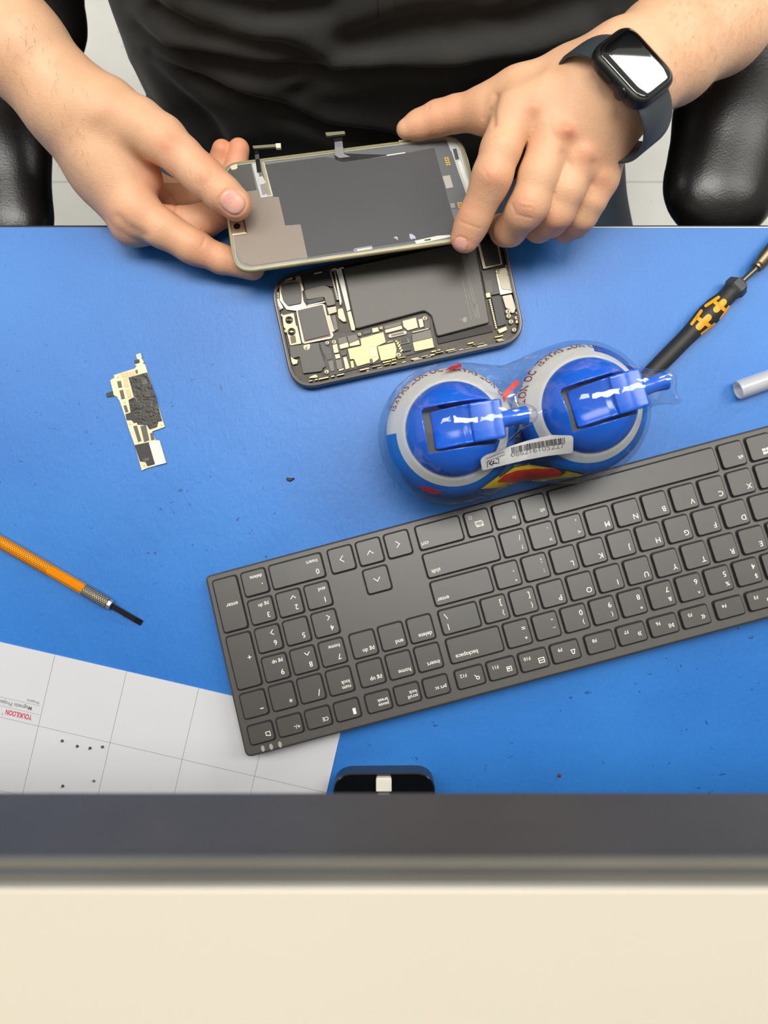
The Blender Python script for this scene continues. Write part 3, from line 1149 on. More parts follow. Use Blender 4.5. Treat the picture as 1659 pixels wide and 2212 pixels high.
for grp in ([((952, 788), (800, 892), 3.2), ((1012, 842), (922, 935), 6.6), ((1076, 900), (975, 1045), 3.2), ((905, 845), (1020, 935), 4.0)],
            [((748, 950), (632, 1108), 3.2), ((832, 1025), (715, 1142), 6.8), ((905, 1105), (752, 1222), 3.2), ((700, 1035), (840, 1125), 4.2)]):
    polys = [caps_poly(z7(*p), z7(*q), r_) for p, q, r_ in grp]
    o = decal('grip_pad', polys, hbv, 0.00025, m_yel, sd)
    if o:
        o['label'] = 'yellow interlocking grip pad'

# ---------------------------------------------------------------- loose circuit board on the mat
o7 = (200, 740, 7.63)
m_bw = mat('bright_shield', 'cfc4a2', 0.45, 0.3)
m_bw2 = mat('tan_components', 'cdb68c', 0.5, 0.2, noise=(900, 0.35))
m_bd = mat('black_foil', '302c28', 0.35, 0.3, bump=(300, 0.8))
m_bd2 = mat('dark_chip', '242120', 0.45)
m_bg = mat('grey_pad', '57534a', 0.45)
m_bwh = mat('white_label', 'dad9d4', 0.5)
cb_ = thing('circuit_board', 'small loose phone circuit board on the blue mat at left', 'circuit board', P(300, 890, MT))
z0 = MT
out = [(715, 200), (790, 172), (810, 240), (800, 250), (845, 320), (830, 345), (865, 362), (905, 490), (1040, 910), (1110, 1130), (1160, 1300), (1190, 1390), (980, 1465), (1040, 1610), (1105, 1612),
       (1215, 1985), (910, 2065), (810, 2110), (775, 1985), (690, 1680), (590, 1400), (540, 1230), (445, 960), (400, 890), (350, 870), (330, 780), (290, 620), (360, 580), (350, 535), (435, 510), (450, 505), (700, 425), (725, 385), (695, 360), (780, 330), (770, 280), (735, 270)]
pxprism('board', out, z0, z0 + 0.0011, m_bw, cb_, o7, r=0, ch=0)


def bp(name, pts, h0, h1, m, r=0.0002, o=o7, par=None, ch=0.0001):
    return pxprism(name, pts, z0 + h0, z0 + h1, m, par or cb_, o, r=r, ch=ch)


bp('foil_cover', [(590, 575), (895, 490), (1040, 905), (1140, 1290), (1075, 1300), (1060, 1385), (935, 1430), (890, 1355), (740, 1350), (590, 945), (680, 900)], 0.0009, 0.0018, m_bd)
bp('chip', [(815, 610), (890, 600), (915, 680), (835, 700)], 0.0017, 0.0020, m_bg)
bp('chip', [(540, 1180), (625, 1150), (590, 950), (640, 930), (740, 1310), (680, 1330), (640, 1280), (560, 1280)], 0.0009, 0.0014, m_bd2)
for q in ([(400, 640), (465, 628), (488, 738), (425, 750)], [(440, 790), (500, 775), (533, 925), (475, 938)], [(508, 1040), (555, 1028), (592, 1140), (542, 1158)], [(668, 1378), (728, 1365), (805, 1620), (750, 1642)],
          [(785, 1378), (878, 1355), (935, 1610), (850, 1645)], [(700, 455), (738, 445), (750, 505), (715, 515)], [(945, 1495), (990, 1480), (1025, 1600), (965, 1612)]):
    bp('grey_pad', q, 0.0009, 0.0013, m_bg)
bp('dark_panel', [(690, 1690), (925, 1640), (1028, 2005), (905, 2040), (870, 1970), (780, 1960)], 0.0009, 0.0013, m_bd2)
bp('grey_pad', [(800, 1925), (930, 1890), (935, 1940), (870, 1960)], 0.0012, 0.0015, m_bg)
bp('white_pad', [(925, 1650), (1095, 1608), (1212, 1985), (1035, 2030)], 0.0009, 0.0015, m_bwh, r=0.0005)
for q in ([(458, 510), (590, 480), (600, 565), (480, 575)], [(600, 480), (690, 455), (700, 530), (610, 555)], [(500, 590), (570, 580), (595, 730), (525, 735)], [(540, 780), (610, 765), (650, 905), (580, 915)]):
    bp('component_cluster', q, 0.0009, 0.0013, m_bw2)
for (x, y, r_) in ((760, 210, 2.0), (410, 563, 2.4), (520, 980, 2.6), (608, 1335, 2.6), (1128, 1355, 2.8), (847, 2022, 2.6)):
    c = P(200 + x / 7.63, 740 + y / 7.63, z0 + .0016)
    v, f = disc(c.x, c.y, r_ * 1.7 * 0.000145, z0 + 0.001, z0 + 0.0016, 16, hole=r_ * 0.55 * 0.000145)
    mk('screw_boss', v, f, m_bw, cb_)
tag(bp('connector_tab', [(215, 840), (325, 798), (350, 880), (235, 900)], 0.0002, 0.0009, m_bd2), 'black tab sticking out at the side')
bp('chip', [(688, 290), (765, 280), (772, 330), (695, 345)], 0.0011, 0.0014, m_bd2)

# ---------------------------------------------------------------- opened phone
ph = thing('phone', 'opened smartphone body with bare battery and logic board', 'phone', P(858, 700, MT))
m_frame = mat('graphite_steel', '7d736a', 0.3, 0.8)
m_tub = mat('phone_tub', '17130f', 0.5, 0.2)
m_bat = mat('battery_black', '4c4841', 0.42, spec=0.5, noise=(25, 0.1))
m_blk = mat('graphite_sheet', '403d37', 0.42, spec=0.5)
m_blk2 = mat('charcoal_sheet', '242326', 0.45)
m_bei = mat('beige_shield', 'b3a880', 0.42, 0.25)
m_bei2 = mat('pale_shield', 'bab18f', 0.42, 0.25)
m_gry = mat('grey_flex', '6a645a', 0.45)
m_gry2 = mat('dark_grey_flex', '45413c', 0.45)
m_gold = mat('gold_contacts', 'e6c865', 0.35, 0.6)
m_silv = mat('bright_bracket', 'aea48c', 0.35, 0.5)
m_strip = mat('pale_strip', 'c9c2ac', 0.5)
th = R(12.35)
Uu = (math.cos(th), -math.sin(th)); Vv = (math.sin(th), math.cos(th))
ZT = MT + 0.0082


def phs(s, t):   # phone frame (pixels along / across) -> pixel
    return (s * Uu[0] + t * Vv[0], s * Uu[1] + t * Vv[1])


s0, s1, t0, t1 = 437.5, 955.5, 711.0, 961.5
rect = [phs(s0, t0), phs(s1, t0), phs(s1, t1), phs(s0, t1)]
outer = pxpoly(rect, ZT)
if area2(outer) < 0:
    outer = outer[::-1]
outr = rnd(outer, 0.0165, 12)
in1 = None
# frame: a ring with rounded outer wall
n = len(outr)
levels = [(0.0012, MT), (0.0, MT + 0.0018), (-0.0002, MT + 0.004), (0.0, ZT - 0.0010), (0.0004, ZT - 0.0002), (0.0008, ZT)]
vs = []; fs = []
for d, z in levels:
    vs += [(x, y, z) for x, y in inset(outr, d)]
vs += [(x, y, ZT) for x, y in inset(outr, 0.0014)] + [(x, y, MT + 0.0008) for x, y in inset(outr, 0.0016)]
K_ = len(levels) + 2
for r_ in range(K_ - 1):
    for i in range(n):
        j = (i + 1) % n
        fs.append((r_ * n + i, r_ * n + j, (r_ + 1) * n + j, (r_ + 1) * n + i))
mk('frame', vs, fs, m_frame, ph, 50)
v, f = prism(inset(outr, 0.0008), MT + 0.0001, MT + 0.0010); mk('back_glass', v, f, m_tub, ph)
# black adhesive lip along the inside
v, f = ring(inset(outr, 0.0012), inset(outr, 0.0024), ZT - 0.0012, ZT + 0.00008)
mk('seal', v, f, mat('black_seal', '2c2623', 0.4), ph)
v, f = prism(inset(outr, 0.0024), MT + 0.001, MT + 0.0045)
mk('midframe', v, f, mat('midframe_dark', '3a342d', 0.45, 0.4, noise=(300, 0.5)), ph)

oA = (580, 560, 7.9); oB = (690, 650, 5.925); oC = (930, 510, 7.9); o4 = (570, 520, 2.86)
B = MT


def pp(name, pts, h0, h1, m, o=oA, r=0.00035, ch=0.00012):
    return pxprism(name, pts, B + h0 / 1000, B + h1 / 1000, m, ph, o, r=r, ch=ch)


# battery
bat = [(741, 579), (965, 530), (1026, 521), (1058, 697), (944, 727), (932, 682), (917, 671), (768, 711)]
pp('battery', bat, 2.5, 7.6, m_bat, (0, 0, 1), r=0.0016, ch=0.0006)
pp('adhesive_strip', [(944, 730), (1062, 702), (1065, 716), (947, 743)], 2.5, 5.6, m_tub, (0, 0, 1))
# fine print and fruit mark on the battery
m_prt = mat('battery_print', '8e897c', 0.5)
mb = MB()
zb = B + 0.00766
for (x0, y0), (x1, y1), sd_ in (((1225, 90), (1320, 480), 1), ((1240, 90), (1330, 478), 2), ((1228, 250), (1282, 488), 3), ((1262, 330), (1308, 480), 6), ((1300, 395), (1312, 470), 4), ((1316, 395), (1334, 470), 5)):
    p = Vector(P(570 + x0 / 2.86, 520 + y0 / 2.86, zb)); q = Vector(P(570 + x1 / 2.86, 520 + y1 / 2.86, zb))
    L_ = (q - p).length; d = (q - p).normalized(); rr = random.Random(sd_); t = 0
    while t < L_:
        w_ = rr.uniform(0.0004, 0.0017)
        vv, ff = stroke([tuple((p + d * t).xy), tuple((p + d * min(L_, t + w_ - 0.0002)).xy)], 0.00028)
        mb.add([(x, y, zb) for x, y in vv], ff); t += w_ + 0.0004
mb.build('battery_text', m_prt, ph)
mb = MB()
c = P(1003.5, 690, zb)
an = math.atan2(0.975, 0.22)
apple = []
for i in range(28):
    a_ = 2 * math.pi * i / 28
    rx_ = 0.00165 * (1 + 0.10 * math.cos(2 * a_) - 0.06 * math.sin(a_) ** 3 * 1)
    x_, y_ = rx_ * math.cos(a_) * 1.02, rx_ * math.sin(a_) * 0.98
    if abs(x_) < 0.0003:
        y_ *= 0.9
    if x_ > 0.0011 and abs(y_ - 0.0002) < 0.0009:
        x_ -= 0.0006
    apple.append((x_, y_))
leaf = [(-0.0001, 0.0019), (0.0001, 0.0025), (0.0007, 0.0029), (0.0006, 0.0022)]
rot = R(102)


def rt(p):
    return (c.x + p[0] * math.cos(rot) - p[1] * math.sin(rot), c.y + p[0] * math.sin(rot) + p[1] * math.cos(rot), zb)


mb.add([rt(p) for p in apple], [tuple(range(28))]); mb.add([rt(p) for p in leaf], [(0, 1, 2, 3)])
mb.build('battery_mark', m_prt, ph)
# camera end
pp('camera_bracket', [(185, 420), (300, 375), (480, 350), (540, 400), (600, 530), (575, 560), (600, 720), (655, 800), (460, 880), (310, 860), (190, 700)], 3, 6.2, m_silv)
pp('camera_module', [(225, 420), (390, 385), (500, 380), (535, 440), (565, 560), (560, 750), (335, 795), (250, 710), (215, 560)], 4, 7.2, m_blk, r=0.001)
pp('shielding_sheet', [(560, 225), (1030, 150), (1100, 470), (930, 440), (625, 530)], 3, 6.4, m_blk2)
pp('flex_cable', [(610, 530), (930, 440), (1010, 460), (1090, 540), (1145, 770), (1000, 800), (950, 640), (650, 690)], 3, 6.6, m_gry, r=0.0012)
pp('sensor_cover', [(640, 700), (930, 640), (950, 700), (680, 775)], 4, 6.9, m_blk2)
pp('sensor_rim', [(655, 780), (965, 712), (968, 735), (672, 800)], 4, 7.0, m_silv, r=0.0001)
pp('camera_frame', [(470, 870), (560, 815), (920, 755), (960, 775), (1000, 960), (1110, 1300), (1080, 1350), (600, 1445), (570, 1400)], 3, 6.6, m_silv, r=0.0006)
pp('camera_frame_gap', [(490, 872), (925, 770), (1070, 1318), (612, 1415)], 4, 6.75, mat('bronze_gap', '5a4636', 0.4, 0.5))
pp('camera_module', [(505, 888), (905, 788), (1045, 1285), (628, 1388)], 4, 7.4, m_blk, r=0.0005)
pp('lens_bracket', [(232, 955), (430, 915), (470, 1130), (490, 1140), (560, 1440), (370, 1472), (300, 1200), (258, 1160)], 4, 7.0, m_bei2, r=0.0006)
for (x, y, r_) in ((350, 1035, 66), (393, 1235, 68)):
    c = P(580 + x / 7.9, 560 + y / 7.9, B + .0075)
    v, f = disc(c.x, c.y, r_ * 0.0000365, B + 0.006, B + 0.0074, 28, ch=0.0003); mk('lens_ring', v, f, mat('lens_barrel', '3c3830', 0.3, 0.5), ph, 50)
    v, f = disc(c.x, c.y, r_ * 0.6 * 0.0000365, B + 0.006, B + 0.0076, 24, ch=0.0003); mk('lens', v, f, mat('lens_glass', '08090c', 0.05, coat=1), ph, 50)
    v, f = disc(c.x, c.y, r_ * 0.26 * 0.0000365, B + 0.006, B + 0.0077, 16); mk('lens_core', v, f, m_bei2 if y > 1100 else m_blk2, ph)
pp('flash_unit', [(365, 1315), (455, 1295), (475, 1420), (388, 1440)], 5, 7.2, mat('flash_brown', '6a5a44', 0.5, noise=(900, 0.5)))
pp('shielding_sheet', [(360, 1480), (580, 1455), (860, 1420), (880, 1560), (985, 1830), (930, 1850), (910, 1910), (590, 1950), (530, 1660), (380, 1700)], 3, 6.6, m_blk, r=0.0008)
pp('bracket_tab', [(590, 1470), (700, 1440), (715, 1470), (700, 1540), (650, 1560), (605, 1540)], 4, 7.0, m_bei2, r=0.0008)
pp('bracket_tab', [(375, 1655), (430, 1700), (500, 1720), (490, 1780), (420, 1800), (395, 1760)], 3, 6.9, m_bei2, r=0.0005)
pp('flex_cable', [(1000, 830), (1150, 800), (1165, 900), (1030, 940)], 3, 6.9, m_strip)
pp('flex_cable', [(990, 960), (1050, 950), (1130, 1230), (1060, 1250)], 3, 6.8, m_strip)
pp('flex_cable', [(1070, 960), (1140, 950), (1190, 1190), (1130, 1230)], 3, 6.6, m_gry)
pp('connector_cover', [(1180, 850), (1265, 830), (1330, 1060), (1280, 1070), (1190, 1000)], 3, 7.2, m_bei2, r=0.001)
pp('support_rail', [(1035, 170), (1060, 160), (1215, 700), (1150, 700)], 3, 6.6, m_gry2)
pp('side_rail', [(1105, 150), (1130, 145), (1250, 720), (1240, 780), (1220, 780)], 3, 7.3, m_silv, r=0.0001)
pp('pull_tab', [(1150, 160), (1245, 170), (1270, 260), (1400, 860), (1340, 890)], 3, 6.9, mat('white_strip', 'd4d2cc', 0.45), r=0.0004)
pp('pull_tab', [(1340, 900), (1405, 880), (1480, 1170), (1470, 1220), (1415, 1210)], 3, 6.9, m_bei2, r=0.0004)
for i in range(15):
    t = i / 14
    x, y = 1060 + (1180 - 1060) * t, 210 + (675 - 210) * t
    c = P(580 + x / 7.9, 560 + y / 7.9, B + .007)
    v, f = disc(c.x, c.y, 0.00062, B + 0.006, B + 0.0071, 10, ch=0.0002)
    mk('contact_pin', v, f, m_silv, ph)
pp('flex_cable', [(870, 1420), (940, 1405), (1075, 1560), (1090, 1700), (1000, 1720), (930, 1600)], 3, 5.8, m_gry2)
pp('connector_cover', [(1010, 1740), (1100, 1720), (1130, 1900), (1060, 1920)], 3, 6.4, m_gry)
# screws
def screw_on(x, y, r_, o, h=7.2):
    c = P(o[0] + x / o[2], o[1] + y / o[2], B + h / 1000)
    R_ = r_ / o[2] * 0.00029
    v, f = disc(c.x, c.y, R_, B + 0.0045, B + h / 1000, 20, ch=R_ * 0.25)
    s = mk('board_screw', v, f, m_silv, ph, 50)
    v, f = disc(c.x, c.y, R_ * 0.36, B + h / 1000 - 0.0002, B + h / 1000 + 0.00004, 10)
    mk('recess', v, f, m_gry2, s)


for x, y, r_ in ((150, 630, 30), (180, 840, 32), (650, 1515, 34), (1000, 1425, 38), (1118, 1412, 44), (990, 1920, 44), (385, 310, 30), (1552, 1280, 34)):
    screw_on(x, y, r_, oA)
pp('side_bracket', [(130, 560), (175, 560), (180, 690), (255, 830), (190, 870), (120, 640)], 3, 6.4, m_silv)
pp('side_bracket', [(455, 300), (545, 285), (560, 370), (605, 530), (570, 540), (520, 390), (470, 360)], 3, 6.6, m_silv)
pp('side_bracket', [(695, 2010), (800, 1965), (840, 1990), (835, 2020), (700, 2030)], 3, 6.6, m_bei2)
# logic board
z_b = 5.4
pp('logic_board', [(180, 400), (470, 400), (1400, 140), (1440, 200), (1500, 600), (780, 790), (60, 980), (60, 560)], 3, z_b, mat('board_dark', '332c26', 0.45, noise=(500, 0.5)), oB)


def shield(pts, m=m_bei, h=6.8, o=oB, name='shield'):
    return pp(name, pts, z_b - 0.2, h, m, o, r=0.0005, ch=0.0002)


shield([(360, 612), (535, 572), (520, 480), (622, 452), (820, 395), (852, 530), (735, 582), (765, 742), (690, 795), (620, 800), (482, 842), (440, 745), (392, 752)])
shield([(740, 583), (965, 530), (990, 620), (975, 728), (788, 770)], h=6.9)
shield([(630, 590), (725, 578), (750, 700), (650, 730)], m_bei2, 6.9, name='label')
shield([(1060, 255), (1235, 210), (1265, 340), (1130, 380), (1075, 330)], m_bei2)
shield([(1190, 530), (1445, 470), (1470, 595), (1220, 648)], m_bei)
shield([(1182, 425), (1420, 362), (1445, 470), (1190, 530)], m_gry, 6.7, name='flex_cable')
shield([(1185, 395), (1400, 345), (1405, 360), (1190, 412)], m_bei2, 6.9)
shield([(835, 370), (1050, 312), (1065, 358), (845, 415)], m_bei2)
shield([(820, 320), (1040, 262), (1050, 310), (835, 368)], m_gry, 6.6, name='flex_cable')
shield([(380, 545), (505, 495), (520, 560), (390, 585)], m_bei2)
shield([(350, 450), (470, 420), (505, 495), (380, 545)], m_gry, 6.7, name='flex_cable')
shield([(250, 560), (365, 525), (380, 590), (265, 618)], m_bei2)
shield([(230, 480), (340, 450), (365, 525), (250, 560)], m_gry, 6.7, name='flex_cable')
shield([(165, 560), (225, 545), (250, 660), (185, 670)], m_bei2)
shield([(195, 685), (255, 675), (272, 730), (207, 745)], m_bei2)
shield([(205, 752), (280, 740), (302, 858), (225, 880)], m_gry, name='chip')
shield([(258, 640), (350, 620), (352, 690), (280, 712)], m_gry2, 6.4, name='chip')
shield([(300, 722), (345, 712), (390, 860), (335, 880)], m_bei2)
shield([(670, 350), (750, 335), (765, 390), (680, 410)], m_bei2)
shield([(550, 382), (655, 360), (665, 410), (560, 440)], m_gry2, 6.3, name='chip')
shield([(242, 875), (310, 858), (318, 880), (248, 900)], m_bei2)
shield([(1262, 235), (1320, 222), (1340, 330), (1285, 345)], m_bei2)
shield([(1335, 250), (1408, 240), (1425, 350), (1345, 370)], m_gry2, 6.6, name='chip')
shield([(1020, 500), (1140, 472), (1162, 535), (1035, 562)], m_gry, 6.4, name='connector')
shield([(1040, 500), (1120, 484), (1130, 522), (1046, 540)], m_blk2, 6.6, name='connector')
shield([(1050, 600), (1165, 572), (1178, 632), (1065, 655)], m_blk2, 6.6, name='connector')
shield([(395, 770), (430, 760), (447, 850), (410, 862)], m_gold, 6.5, name='gold_contact')
shield([(860, 525), (940, 505), (945, 518), (866, 538)], m_bei2, 6.5)
shield([(640, 745), (675, 735), (690, 800), (650, 812)], m_gry2, 6.95, name='chip')
pp('connector', caps_poly((905, 448), (1095, 405), 24, 6), 4, 6.9, m_strip, oB, r=0)
pp('connector', caps_poly((930, 442), (1070, 410), 12, 6), 4, 7.05, m_gry, oB, r=0)
for x, y, r_ in ((515, 427, 24), (790, 345, 26), (187, 525, 34), (97, 540, 28), (1350, 220, 36), (1012, 690, 38)):
    screw_on(x, y, r_, oB, 7.1)
for i in range(9):
    t = i / 8; x, y = 985 + 60 * t + (i % 2) * 18, 515 + 130 * t
    c = P(690 + x / 5.925, 650 + y / 5.925, B + .0065)
    v, f = disc(c.x, c.y, 0.0005, B + 0.005, B + 0.0066, 8); mk('gold_contact', v, f, m_gold, ph)
# lower end
pp('vibration_motor', [(800, 130), (1165, 130), (1230, 480), (900, 562)], 3, 6.8, m_silv, oC, r=0.0008)
pp('vibration_motor_cover', [(850, 130), (1130, 130), (1200, 470), (940, 522)], 4, 7.1, m_blk2, oC, r=0.0006)
pp('flex_cable', [(870, 592), (1090, 562), (1180, 980), (950, 1025)], 3, 6.4, m_gry2, oC)
pp('flex_cable', [(920, 750), (1035, 730), (1080, 960), (960, 990)], 3, 6.6, mat('flex_step', '524e48', 0.45), oC, r=0.0008)
pp('speaker_bracket', [(1100, 575), (1300, 530), (1320, 580), (1425, 960), (1190, 1005)], 3, 6.6, m_silv, oC, r=0.0005)
pp('speaker', [(1150, 645), (1300, 610), (1380, 920), (1220, 905)], 4, 7.1, m_strip, oC, r=0.0007)
pp('support_plate', [(1222, 1022), (1385, 990), (1460, 1225), (1430, 1310), (1380, 1315), (1340, 1240), (1285, 1230)], 3, 6.8, mat('grey_plate', '8d877c', 0.4, 0.5), oC, r=0.0008)
pp('charge_chip', [(1040, 1045), (1190, 1010), (1300, 1500), (1145, 1550)], 3, 6.5, m_blk2, oC)
pp('board_tag', [(940, 975), (1010, 960), (1032, 1040), (955, 1052)], 3, 6.9, m_bei2, oC)
for i in range(14):
    t = i / 13; x, y = 1012 + 110 * t, 1090 + 470 * t
    c = P(930 + x / 7.9, 510 + y / 7.9, B + .007)
    v, f = disc(c.x, c.y, 0.00072, B + 0.005, B + 0.007, 8, ch=0.0002); mk('contact_pin', v, f, m_bei2, ph)
pp('charge_port', [(1140, 1600), (1290, 1540), (1310, 1600), (1180, 1660)], 3, 6.8, m_bei2, oC)
for x, y, r_ in ((1335, 1360, 46), (1475, 1390, 42), (1375, 1457, 44), (1430, 1597, 42), (1148, 595, 44), (1325, 1285, 50)):
    screw_on(x, y, r_, oC, 7.0)
pp('board_tag', [(1450, 1440), (1490, 1432), (1498, 1480), (1460, 1490)], 3, 6.7, m_bei2, oC)
# bright clips along the frame
rr = random.Random(3)


def clip_row(sa, sb, t_, prob, hz, m):
    s_ = sa
    while s_ < sb:
        w_ = rr.uniform(5, 22)
        if rr.random() < prob:
            hh = rr.uniform(1.2, 3.2); dt = rr.uniform(-1.0, 1.0)
            q = [phs(s_, t_ + dt), phs(s_ + w_, t_ + dt), phs(s_ + w_, t_ + dt + hh), phs(s_, t_ + dt + hh)]
            v, f = prism(rnd(pxpoly(q, hz), 0.0002, 2), B + 0.005, hz, 0.0001); mk('frame_clip', v, f, m, ph)
        s_ += w_ + rr.uniform(1, 7)


clip_row(475, 930, 946, 0.75, ZT - 0.0006, m_bei2); clip_row(520, 900, 950, 0.45, ZT - 0.0004, m_strip); clip_row(470, 620, 721, 0.4, ZT - 0.0008, m_strip)
clip_row(640, 900, 940, 0.35, ZT - 0.0016, m_gold)
for tq in np.linspace(740, 930, 12):
    for ss in (447, 945):
        if rr.random() < 0.5:
            q = [phs(ss, tq), phs(ss + 4, tq), phs(ss + 4, tq + rr.uniform(3, 8)), phs(ss, tq + 5)]
            v, f = prism(pxpoly(q, ZT), B + 0.005, ZT - 0.001); mk('frame_clip', v, f, m_strip, ph)
m_btn = mat('steel_button', 'c9c6be', 0.25, 0.8)
for sa, sb in ((500, 518), (536, 566), (582, 614)):
    q = [phs(sa, t1 - 2.4), phs(sb, t1 - 2.4), phs(sb, t1 + 1.2), phs(sa, t1 + 1.2)]
    v, f = prism(rnd(pxpoly(q, MT + .006), 0.0003), MT + 0.003, MT + 0.0062, 0.0003)
    mk('side_button', v, f, m_btn, ph)

# ---------------------------------------------------------------- display assembly held in the hands
TL, BL, TR = P(474, 353, 0.022), P(506, 591, 0.036), P(995, 288, 0.024)
dN = (TR - TL).cross(TL - BL).normalized()
if dN.z < 0:
    dN = -dN


def DP(px, py, h=0.0):
    """point on the display's back plane raised by h along its normal"""
    d = P(px, py, 0) - camv
    o_ = TL + dN * h
    t = (o_ - camv).dot(dN) / d.dot(dN)
    return camv + d * t


dU = (TR - TL).normalized(); dV = dN.cross(dU)


def d2(p):
    q = p - TL
    return (q.dot(dU), q.dot(dV))


def dfr(x, y, h):
    return TL + dU * x + dV * y + dN * h


def dpoly(pts, o=(0, 0, 1)):
    q = [d2(DP(o[0] + x / o[2], o[1] + y / o[2])) for x, y in pts]
    return q if area2(q) > 0 else q[::-1]


ds = thing('phone_display', 'detached phone display held in both hands, back side up', 'phone display', tuple((TL + BL) / 2 + Vector((0.06, 0, 0))))
def dd_(name, pts, h0, h1, m, o=(0, 0, 1), r=0.0004, ch=0.0001):
    q = dpoly(pts, o)
    if r:
        q = rnd(q, r, 4)
    v, f = prism(q, h0 / 1000, h1 / 1000, ch, dfr)
    return mk(name, v, f, m, ds)


m_df = mat('olive_frame', 'a59c76', 0.42, 0.25, noise=(60, 0.25))
m_db = mat('display_back', '8b8b89', 0.4, 0.4)
m_dg = mat('graphite_film', '515153', 0.42, 0.2, noise=(20, 0.06))
m_dt = mat('taupe_film', '968a80', 0.38, 0.25)
m_dp = mat('slate_film', '6a6d70', 0.4, 0.2)
m_dw = mat('pale_insulator', 'c6cac8', 0.35, 0.2)
m_dc = mat('cream_tab', 'd3cdb0', 0.4)
quad = dpoly([(474, 353), (995, 288), (1056, 512), (506, 591)])
outq = rnd(quad, [0.0125] * 4, 12)
lv = [(0.0009, -0.0032), (0.0, -0.0022), (0.0, -0.0004), (0.0004, 0.0), (0.0011, 0.0003), (0.0016, 0.0003), (0.0019, -0.0004)]
n = len(outq); vs = []; fs = []
for d, z in lv:
    vs += [dfr(x, y, z) for x, y in inset(outq, d)]
for r_ in range(len(lv) - 1):
    for i in range(n):
        j = (i + 1) % n
        fs.append((r_ * n + i, r_ * n + j, (r_ + 1) * n + j, (r_ + 1) * n + i))
mk('bezel', vs, fs, m_df, ds, 50)
v, f = prism(inset(outq, 0.0008), -0.0036, -0.0028, 0.0, dfr); mk('glass', v, f, mat('display_glass', '050506', 0.05, coat=1), ds)
v, f = prism(inset(outq, 0.0016), -0.003, -0.0007, 0.0, dfr); mk('back_plate', v, f, m_db, ds)
v, f = ring(inset(outq, 0.0017), inset(outq, 0.0027), -0.0008, -0.0002)
mk('inner_lip', [dfr(*p) for p in v], f, mat('inner_lip_metal', 'aeb0a8', 0.35, 0.5, noise=(120, 0.3)), ds)
oD = (460, 280, 6.9125); oE = (830, 270, 7.213); o3 = (460, 270, 2.676)
dd_('slate_sheet', [(572, 353), (700, 336), (963, 298), (974, 327), (980, 326), (1040, 500), (978, 514), (664, 558)], -0.9, -0.55, m_dp)
dd_('graphite_sheet', [(572, 355), (700, 338), (760, 345), (835, 337), (938, 318.5), (981, 478), (985, 500), (972, 507), (664, 554), (649, 484), (616, 485), (602, 424), (587, 424)], -0.6, -0.38, m_dg, r=0.0003)
dd_('taupe_sheet', [(520, 414), (556, 409), (563, 427), (587, 424), (602, 424), (616, 486), (649, 483), (666, 555), (545, 573), (522, 566), (508, 540), (496, 484), (500, 430)], -0.75, -0.45, m_dt, r=0.0004)
dd_('sensor_sheet', [(481, 366), (492, 360), (541, 352), (554, 409), (519, 414), (490, 400)], -0.75, -0.42, mat('sensor_grey', '555553', 0.4), r=0.0004)
dd_('speaker_slot', [(543, 351), (570, 348), (590, 423), (563, 427)], -0.6, -0.28, m_dw, r=0.0003)
dd_('speaker_slot_edge', [(558, 350), (568, 348), (586, 421), (577, 422)], -0.5, -0.2, m_df, r=0.0001)
dd_('speaker_flex', [(553, 350), (563, 349), (572, 388), (562, 390)], -0.4, -0.1, mat('slot_grey', '6c6d6c', 0.4), r=0.0002)
dd_('speaker_mesh', [(556.5, 384), (567, 380), (575, 396), (561, 400)], -0.4, 0.2, m_dw, r=0.0009)
dd_('speaker_mesh', [(562, 400), (574, 397), (580, 416), (567, 421)], -0.4, 0.0, mat('mesh_grey', '8f8b8c', 0.4), r=0.0008)
dd_('tab', [(495, 356), (512, 353), (513, 363), (508, 366), (500, 367)], -0.6, 0.0, m_dc, r=0.0004)
dd_('camera_hole_frame', [(494, 475), (525, 472), (533, 504), (501, 509)], -0.5, -0.15, mat('tan_metal', '9b8168', 0.4, 0.4), r=0.0003)
dd_('camera_hole_edge', [(524, 472), (527.5, 471.5), (534, 503), (530.5, 504)], -0.4, 0.1, mat('brown_edge', '4d3225', 0.5), r=0)
dd_('camera_hole_edge', [(501, 505), (533, 501), (533.5, 504.5), (502, 509)], -0.4, 0.1, m_dc, r=0)
c = d2(DP(512, 489))
v, f = disc(c[0], c[1], 0.0030, -0.0004, 0.0002, 24, hole=0.0021); mk('camera_ring', [dfr(*p) for p in v], f, mat('ring_silver', 'b9b2a8', 0.3, 0.8), ds)
v, f = disc(c[0], c[1], 0.0021, -0.0004, 0.0000, 20); mk('camera_hole', [dfr(*p) for p in v], f, mat('hole_purple', '17101c', 0.15), ds)
